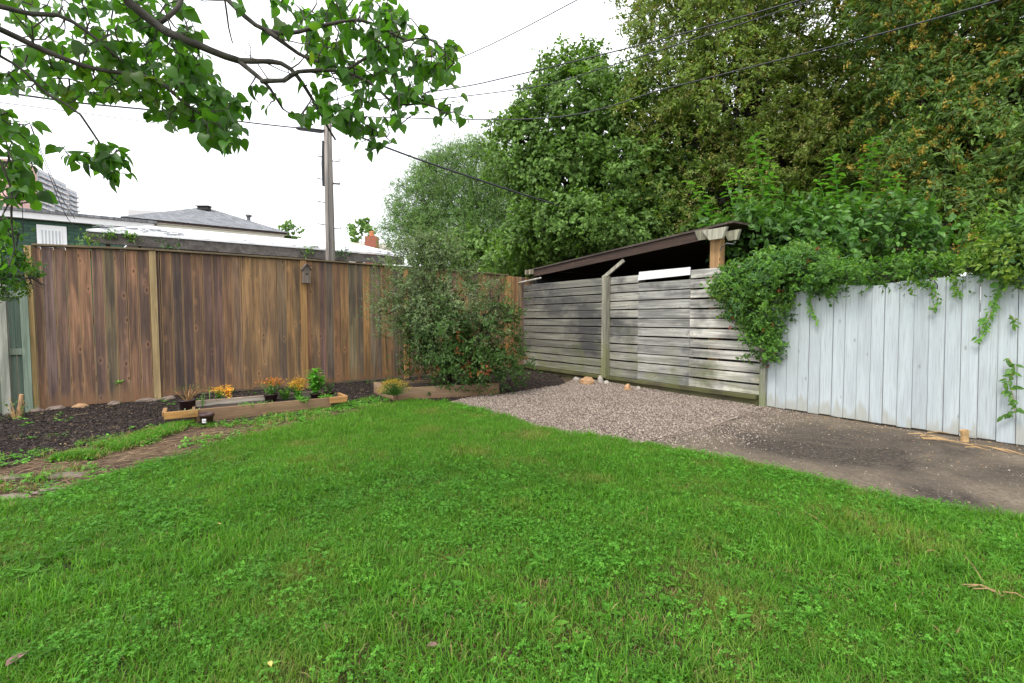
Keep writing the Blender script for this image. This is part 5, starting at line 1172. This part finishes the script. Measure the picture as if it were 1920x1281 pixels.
# ------------------------------------------------------------------ overhanging tree with heart shaped leaves
TB = Vector((-3.3, 1.15, 0))
ot = thing('lilac_tree', 'overhanging lilac tree with heart shaped leaves across the upper left', 'tree', TB)
b = MB(); b.tube([(0, 0, -.05), (.05, .02, 1.0), (.1, .1, 1.9), (.3, .2, 2.7)], [.12, .10, .085, .07], 12); b.build('trunk', M['bark'], ot, True)
fork = TB+Vector((.3, .2, 2.7)); fork2 = TB+Vector((.1, .1, 1.9))
def bw(l): return [W(x, y, z) for x, y, z in l]
skel = []
def branch(pts, r0, r1, pre=None, n=8):
    P = ([pre] if pre is not None else [])+pts
    Q = [q+Vector((noise.noise(q*6), noise.noise(q*6+Vector((9, 0, 0))), noise.noise(q*6+Vector((0, 9, 0)))))*.014 for q in smooth(P, .04)]; rr = [(r0+(r1-r0)*i/(len(Q)-1))*.82*(1+.22*noise.noise(Q[i]*22)) for i in range(len(Q))]
    b = MB(); b.tube([q-TB for q in Q], rr, n); b.build('branch', M['bark'], ot, True)
    skel.extend(Q); return Q
m1 = branch(bw([(150, -90, 1.9), (240, 0, 1.95), (290, 45, 2.0), (340, 72, 2.0), (400, 96, 2.05), (450, 112, 2.1)]), .045, .0165, fork)
branch(bw([(450, 112, 2.1), (480, 140, 2.1), (505, 165, 2.1), (530, 205, 2.15)]), .014, .005)
branch(bw([(450, 112, 2.1), (525, 118, 2.1), (560, 142, 2.1), (585, 180, 2.15), (605, 225, 2.15), (628, 262, 2.2)]), .015, .005)
branch(bw([(490, 152, 2.1), (530, 150, 2.05), (560, 133, 2.05), (640, 137, 2.05), (700, 160, 2.1), (745, 193, 2.1), (790, 190, 2.1), (830, 207, 2.1)]), .013, .004)
branch(bw([(330, -90, 1.9), (420, -5, 1.95), (460, 30, 1.95), (500, 55, 1.95), (540, 62, 2.0), (600, 50, 2.0), (680, 40, 2.05), (760, 75, 2.1)]), .028, .006, fork)
branch(bw([(500, 55, 1.95), (560, 100, 2.0), (640, 130, 2.0)]), .012, .006)
branch(bw([(640, 137, 2.05), (720, 90, 2.05), (800, 75, 2.1), (850, 120, 2.1)]), .008, .003)
branch(bw([(640, 210, 2.15), (700, 240, 2.2), (735, 270, 2.2)]), .006, .003, W(600, 200, 2.15))
branch(bw([(-120, 10, 1.7), (0, 55, 1.9), (60, 85, 1.95), (120, 110, 2.0), (200, 135, 2.05), (290, 150, 2.1), (340, 190, 2.1), (400, 230, 2.15)]), .032, .006, fork)
branch(bw([(-100, 60, 1.7), (0, 100, 1.85), (50, 135, 1.9), (90, 180, 1.95), (150, 215, 2.0), (190, 270, 2.05), (215, 320, 2.1)]), .018, .004, fork2)
branch(bw([(60, 30, 1.9), (110, 32, 1.95), (160, 60, 2.0), (230, 120, 2.05)]), .014, .005, W(-60, 0, 1.8))
branch(bw([(290, 45, 2.0), (330, 20, 2.05), (350, -20, 2.1), (420, -90, 2.1)]), .012, .008)
branch(bw([(420, 0, 2.0), (430, 50, 2.05), (438, 80, 2.1)]), .006, .003, W(405, -20, 2.0))
branch(bw([(-150, 150, 1.8), (-30, 260, 1.9), (10, 330, 1.95), (25, 420, 2.0)]), .014, .004, fork2)
# unseen canopy of the same tree above the frame, added to shade the lawn
for k, (x, y, z) in enumerate(((-1.6, 1.2, 3.6), (-.4, 1.5, 3.7), (.9, 1.6, 3.8), (-1.2, .2, 3.5), (.3, .3, 3.7), (-2.5, -.4, 3.5), (-1.0, 2.6, 4.0), (-2.6, 2.4, 3.9), (-3.6, .8, 3.6), (1.4, .6, 3.9))):
    p = Vector((x, y, z)); branch([fork.lerp(p, .5)+Vector((0, 0, .15)), p], .03, .006, fork)
def reg(poly, n, z0, z1):
    n = int(n*1.35)
    xs = [p[0] for p in poly]; ys_ = [p[1] for p in poly]; out = []
    while len(out) < n:
        x, y = rv(min(xs), max(xs)), rv(min(ys_), max(ys_))
        if in_poly([x], [y], poly)[0]: out.append(W(x, y, rv(z0, z1)))
    return out
targets = []
targets += reg([(0, -20), (330, -20), (370, 60), (390, 130), (450, 190), (445, 275), (360, 250), (300, 225), (230, 190), (140, 195), (0, 165)], 215, 1.95, 2.7)
targets += reg([(150, 60), (380, 100), (430, 190), (420, 250), (300, 215), (200, 160)], 95, 2.0, 2.6)
targets += reg([(550, -20), (730, -20), (760, 60), (850, 85), (870, 130), (800, 165), (640, 150), (570, 110)], 125, 1.95, 2.6)
targets += reg([(640, 0), (740, 20), (850, 85), (870, 150), (800, 190), (700, 120)], 40, 1.95, 2.6)
targets += reg([(690, 160), (880, 180), (900, 235), (800, 215), (760, 235), (735, 290), (700, 300), (650, 250), (640, 200)], 30, 1.95, 2.3)
targets += reg([(110, 268), (190, 250), (250, 285), (245, 330), (230, 350), (190, 320), (120, 300)], 20, 2.0, 2.2)
targets += reg([(380, 190), (455, 180), (455, 270), (430, 285), (375, 260)], 22, 1.95, 2.3)
targets += reg([(0, 200), (55, 215), (65, 300), (50, 370), (0, 390)], 34, 1.9, 2.3)
targets += reg([(-60, 200), (40, 230), (72, 330), (60, 450), (20, 500), (-60, 480)], 30, 2.0, 2.4)
targets += reg([(450, 150), (640, 140), (620, 235), (500, 220)], 9, 2.0, 2.3)
targets += reg([(570, 150), (680, 150), (690, 230), (640, 270), (590, 220)], 18, 2.0, 2.4)
targets += reg([(430, -20), (560, -20), (540, 70), (470, 50)], 8, 1.9, 2.3)
for k in range(300):  # leaf targets of the unseen shading canopy
    p = Vector((rv(-4.2, 1.9), rv(-1.2, 3.0), rv(3.1, 4.5)))
    if p.y < .3 or proj(p)[1] < -120: targets.append(p)
tw_b = MB(); leaves = []
for k in range(150):      # bare side twigs
    a = skel[rnd.randrange(len(skel))]; d = rdir(); d.z *= .5; e = a+d*rv(.06, .22); m_ = a.lerp(e, .55)+rdir()*.02
    if proj(e)[1] > 330 or e.y < .6: continue
    tw_b.tube([a-TB, m_-TB, e-TB], [.003, .0022, .0012], 4, 0, False)
for p in sorted(targets, key=lambda p: min((p-s).length_squared for s in skel[::3])):
    j = min(range(len(skel)), key=lambda i: (p-skel[i]).length_squared); a = skel[j]; m_ = a.lerp(p, .5)+rdir()*.03*min(1, (p-a).length*5)
    d = (p-a)
    if d.length > .9: p = a+d.normalized()*.9; d = p-a
    tw_b.tube([a-TB, m_-TB, p-TB], [.0035, .0028, .0018], 4, 0, False); skel.append(m_); skel.append(p)
    for q, cnt in ((m_, 1 if rnd.random() < .7 else 0), (p, rnd.choice((1, 1, 2, 2, 3)))):
        for k in range(cnt):
            side = rdir(); side.z *= .4; dirr = (side*.8+d.normalized()*.4+Vector((0, 0, -rv(.1, 1.1)))).normalized(); L = rv(.036, .064)*(.75 if rnd.random() < .3 else 1)
            leaves.append((q+side*rv(.01, .03), dirr, Vector((rv(-.7, .7), rv(-1, .3), rv(.2, 1))), L, q))
o = tw_b.build('twigs', M['bark'], ot); o['kind'] = 'stuff'
leaf_protos = []
for i in range(8):
    b = MB(); b.leaf(Vector((0, 0, 0)), Vector((0, 1, 0)), Vector((0, 0, 1)), 1, rv(.82, 1.0), 'heart', 0, droop=rv(.05, .45), fold=rv(.1, .5)); b.tube([(0, -.28, .06), (0, -.1, .04), (0, .02, 0)], .012, 3, 0, False); leaf_protos.append(b.mesh('heart_leaf', [M['leaf_heart']], True))
def vis(l):
    x, y = proj(l[0]) if l[0].y > .4 else (9e9, 0); return (-30 < x < 1950 and -30 < y < 1300)
seen = [l for l in leaves if vis(l)]; rest = [l for l in leaves if not vis(l)]
seen.sort(key=lambda l: -l[3]/l[0].y); print('heart leaves seen', len(seen), 'rest', len(rest))
def leafM(l):
    p, d, n, L, q = l; z = n-d*n.dot(d); z.normalize(); x = d.cross(z); R = Matrix((x, d, z)).transposed().to_4x4(); return Matrix.Translation(p) @ R @ Matrix.Scale(L, 4)
for i, l in enumerate(seen[:300]):
    o = place('leaf', leaf_protos[i % 8], ot); o.matrix_local = Matrix.Translation(-TB) @ leafM(l)
b = MB()
for i, l in enumerate(seen[300:]+rest):
    me = leaf_protos[i % 8]; Mx = Matrix.Translation(-TB) @ leafM(l); b.add([Mx @ v.co for v in me.vertices], [tuple(f.vertices) for f in me.polygons])
o = b.build('foliage', M['leaf_heart'], ot, True); o['kind'] = 'stuff'
# low leafy shrub at the left edge in front of the green fence
psx = [twig(950+i, 26, .22, .06, .6, 'ov', M['leaf_heart'], M['bark'], .4, .6, hang=.3) for i in range(3)]
tree('side_shrub', 'dark green leafy shrub hanging in at the left edge over the green fence', grounded(-150, 3.2), .02, [ell(0, 440, 3.2, 25, 30, .12), ell(5, 490, 3.2, 28, 26, .12), ell(0, 540, 3.2, 28, 20, .12), ell(50, 520, 3.2, 22, 8, .06), ell(-90, 470, 3.2, 70, 90, .2)], psx, 210, cat='shrub', scl=(.3, .5), fs=3, amp=.3, updir=0, fill=.5, lo=.3, cull=False)
# dry clump and cut stalks by the green fence
dc = thing('dead_clump', 'dead brown plant clump with a cut stalk below the green fence', 'plant', G(32, 785))
b = MB()
for k in range(16):
    a = rv(0, 6.28); q = Vector((math.cos(a)*rv(.02, .14), math.sin(a)*rv(.02, .1), rv(.08, .26))); b.tube([(q.x*.3, q.y*.3, 0), q*.6, q], [.008, .006, .003], 5)
b.build('stalks', M['straw'], dc)
b = MB(); b.tube([(.02, 0, 0), (.07, 0, .30)], [.022, .02], 8); b.build('cut_stalk', M['tanstone'], dc)
b = MB()
for k in range(60): b.leaf(Vector((rnd.gauss(.02, .12), rnd.gauss(0, .06), rv(.02, .25))), rdir(), Vector((0, 0, 1)), rv(.03, .06), .02, 'thin', 0)
o = b.build('foliage', M['leaf_vine'], dc); o['kind'] = 'stuff'
print('done', len(bpy.data.objects))
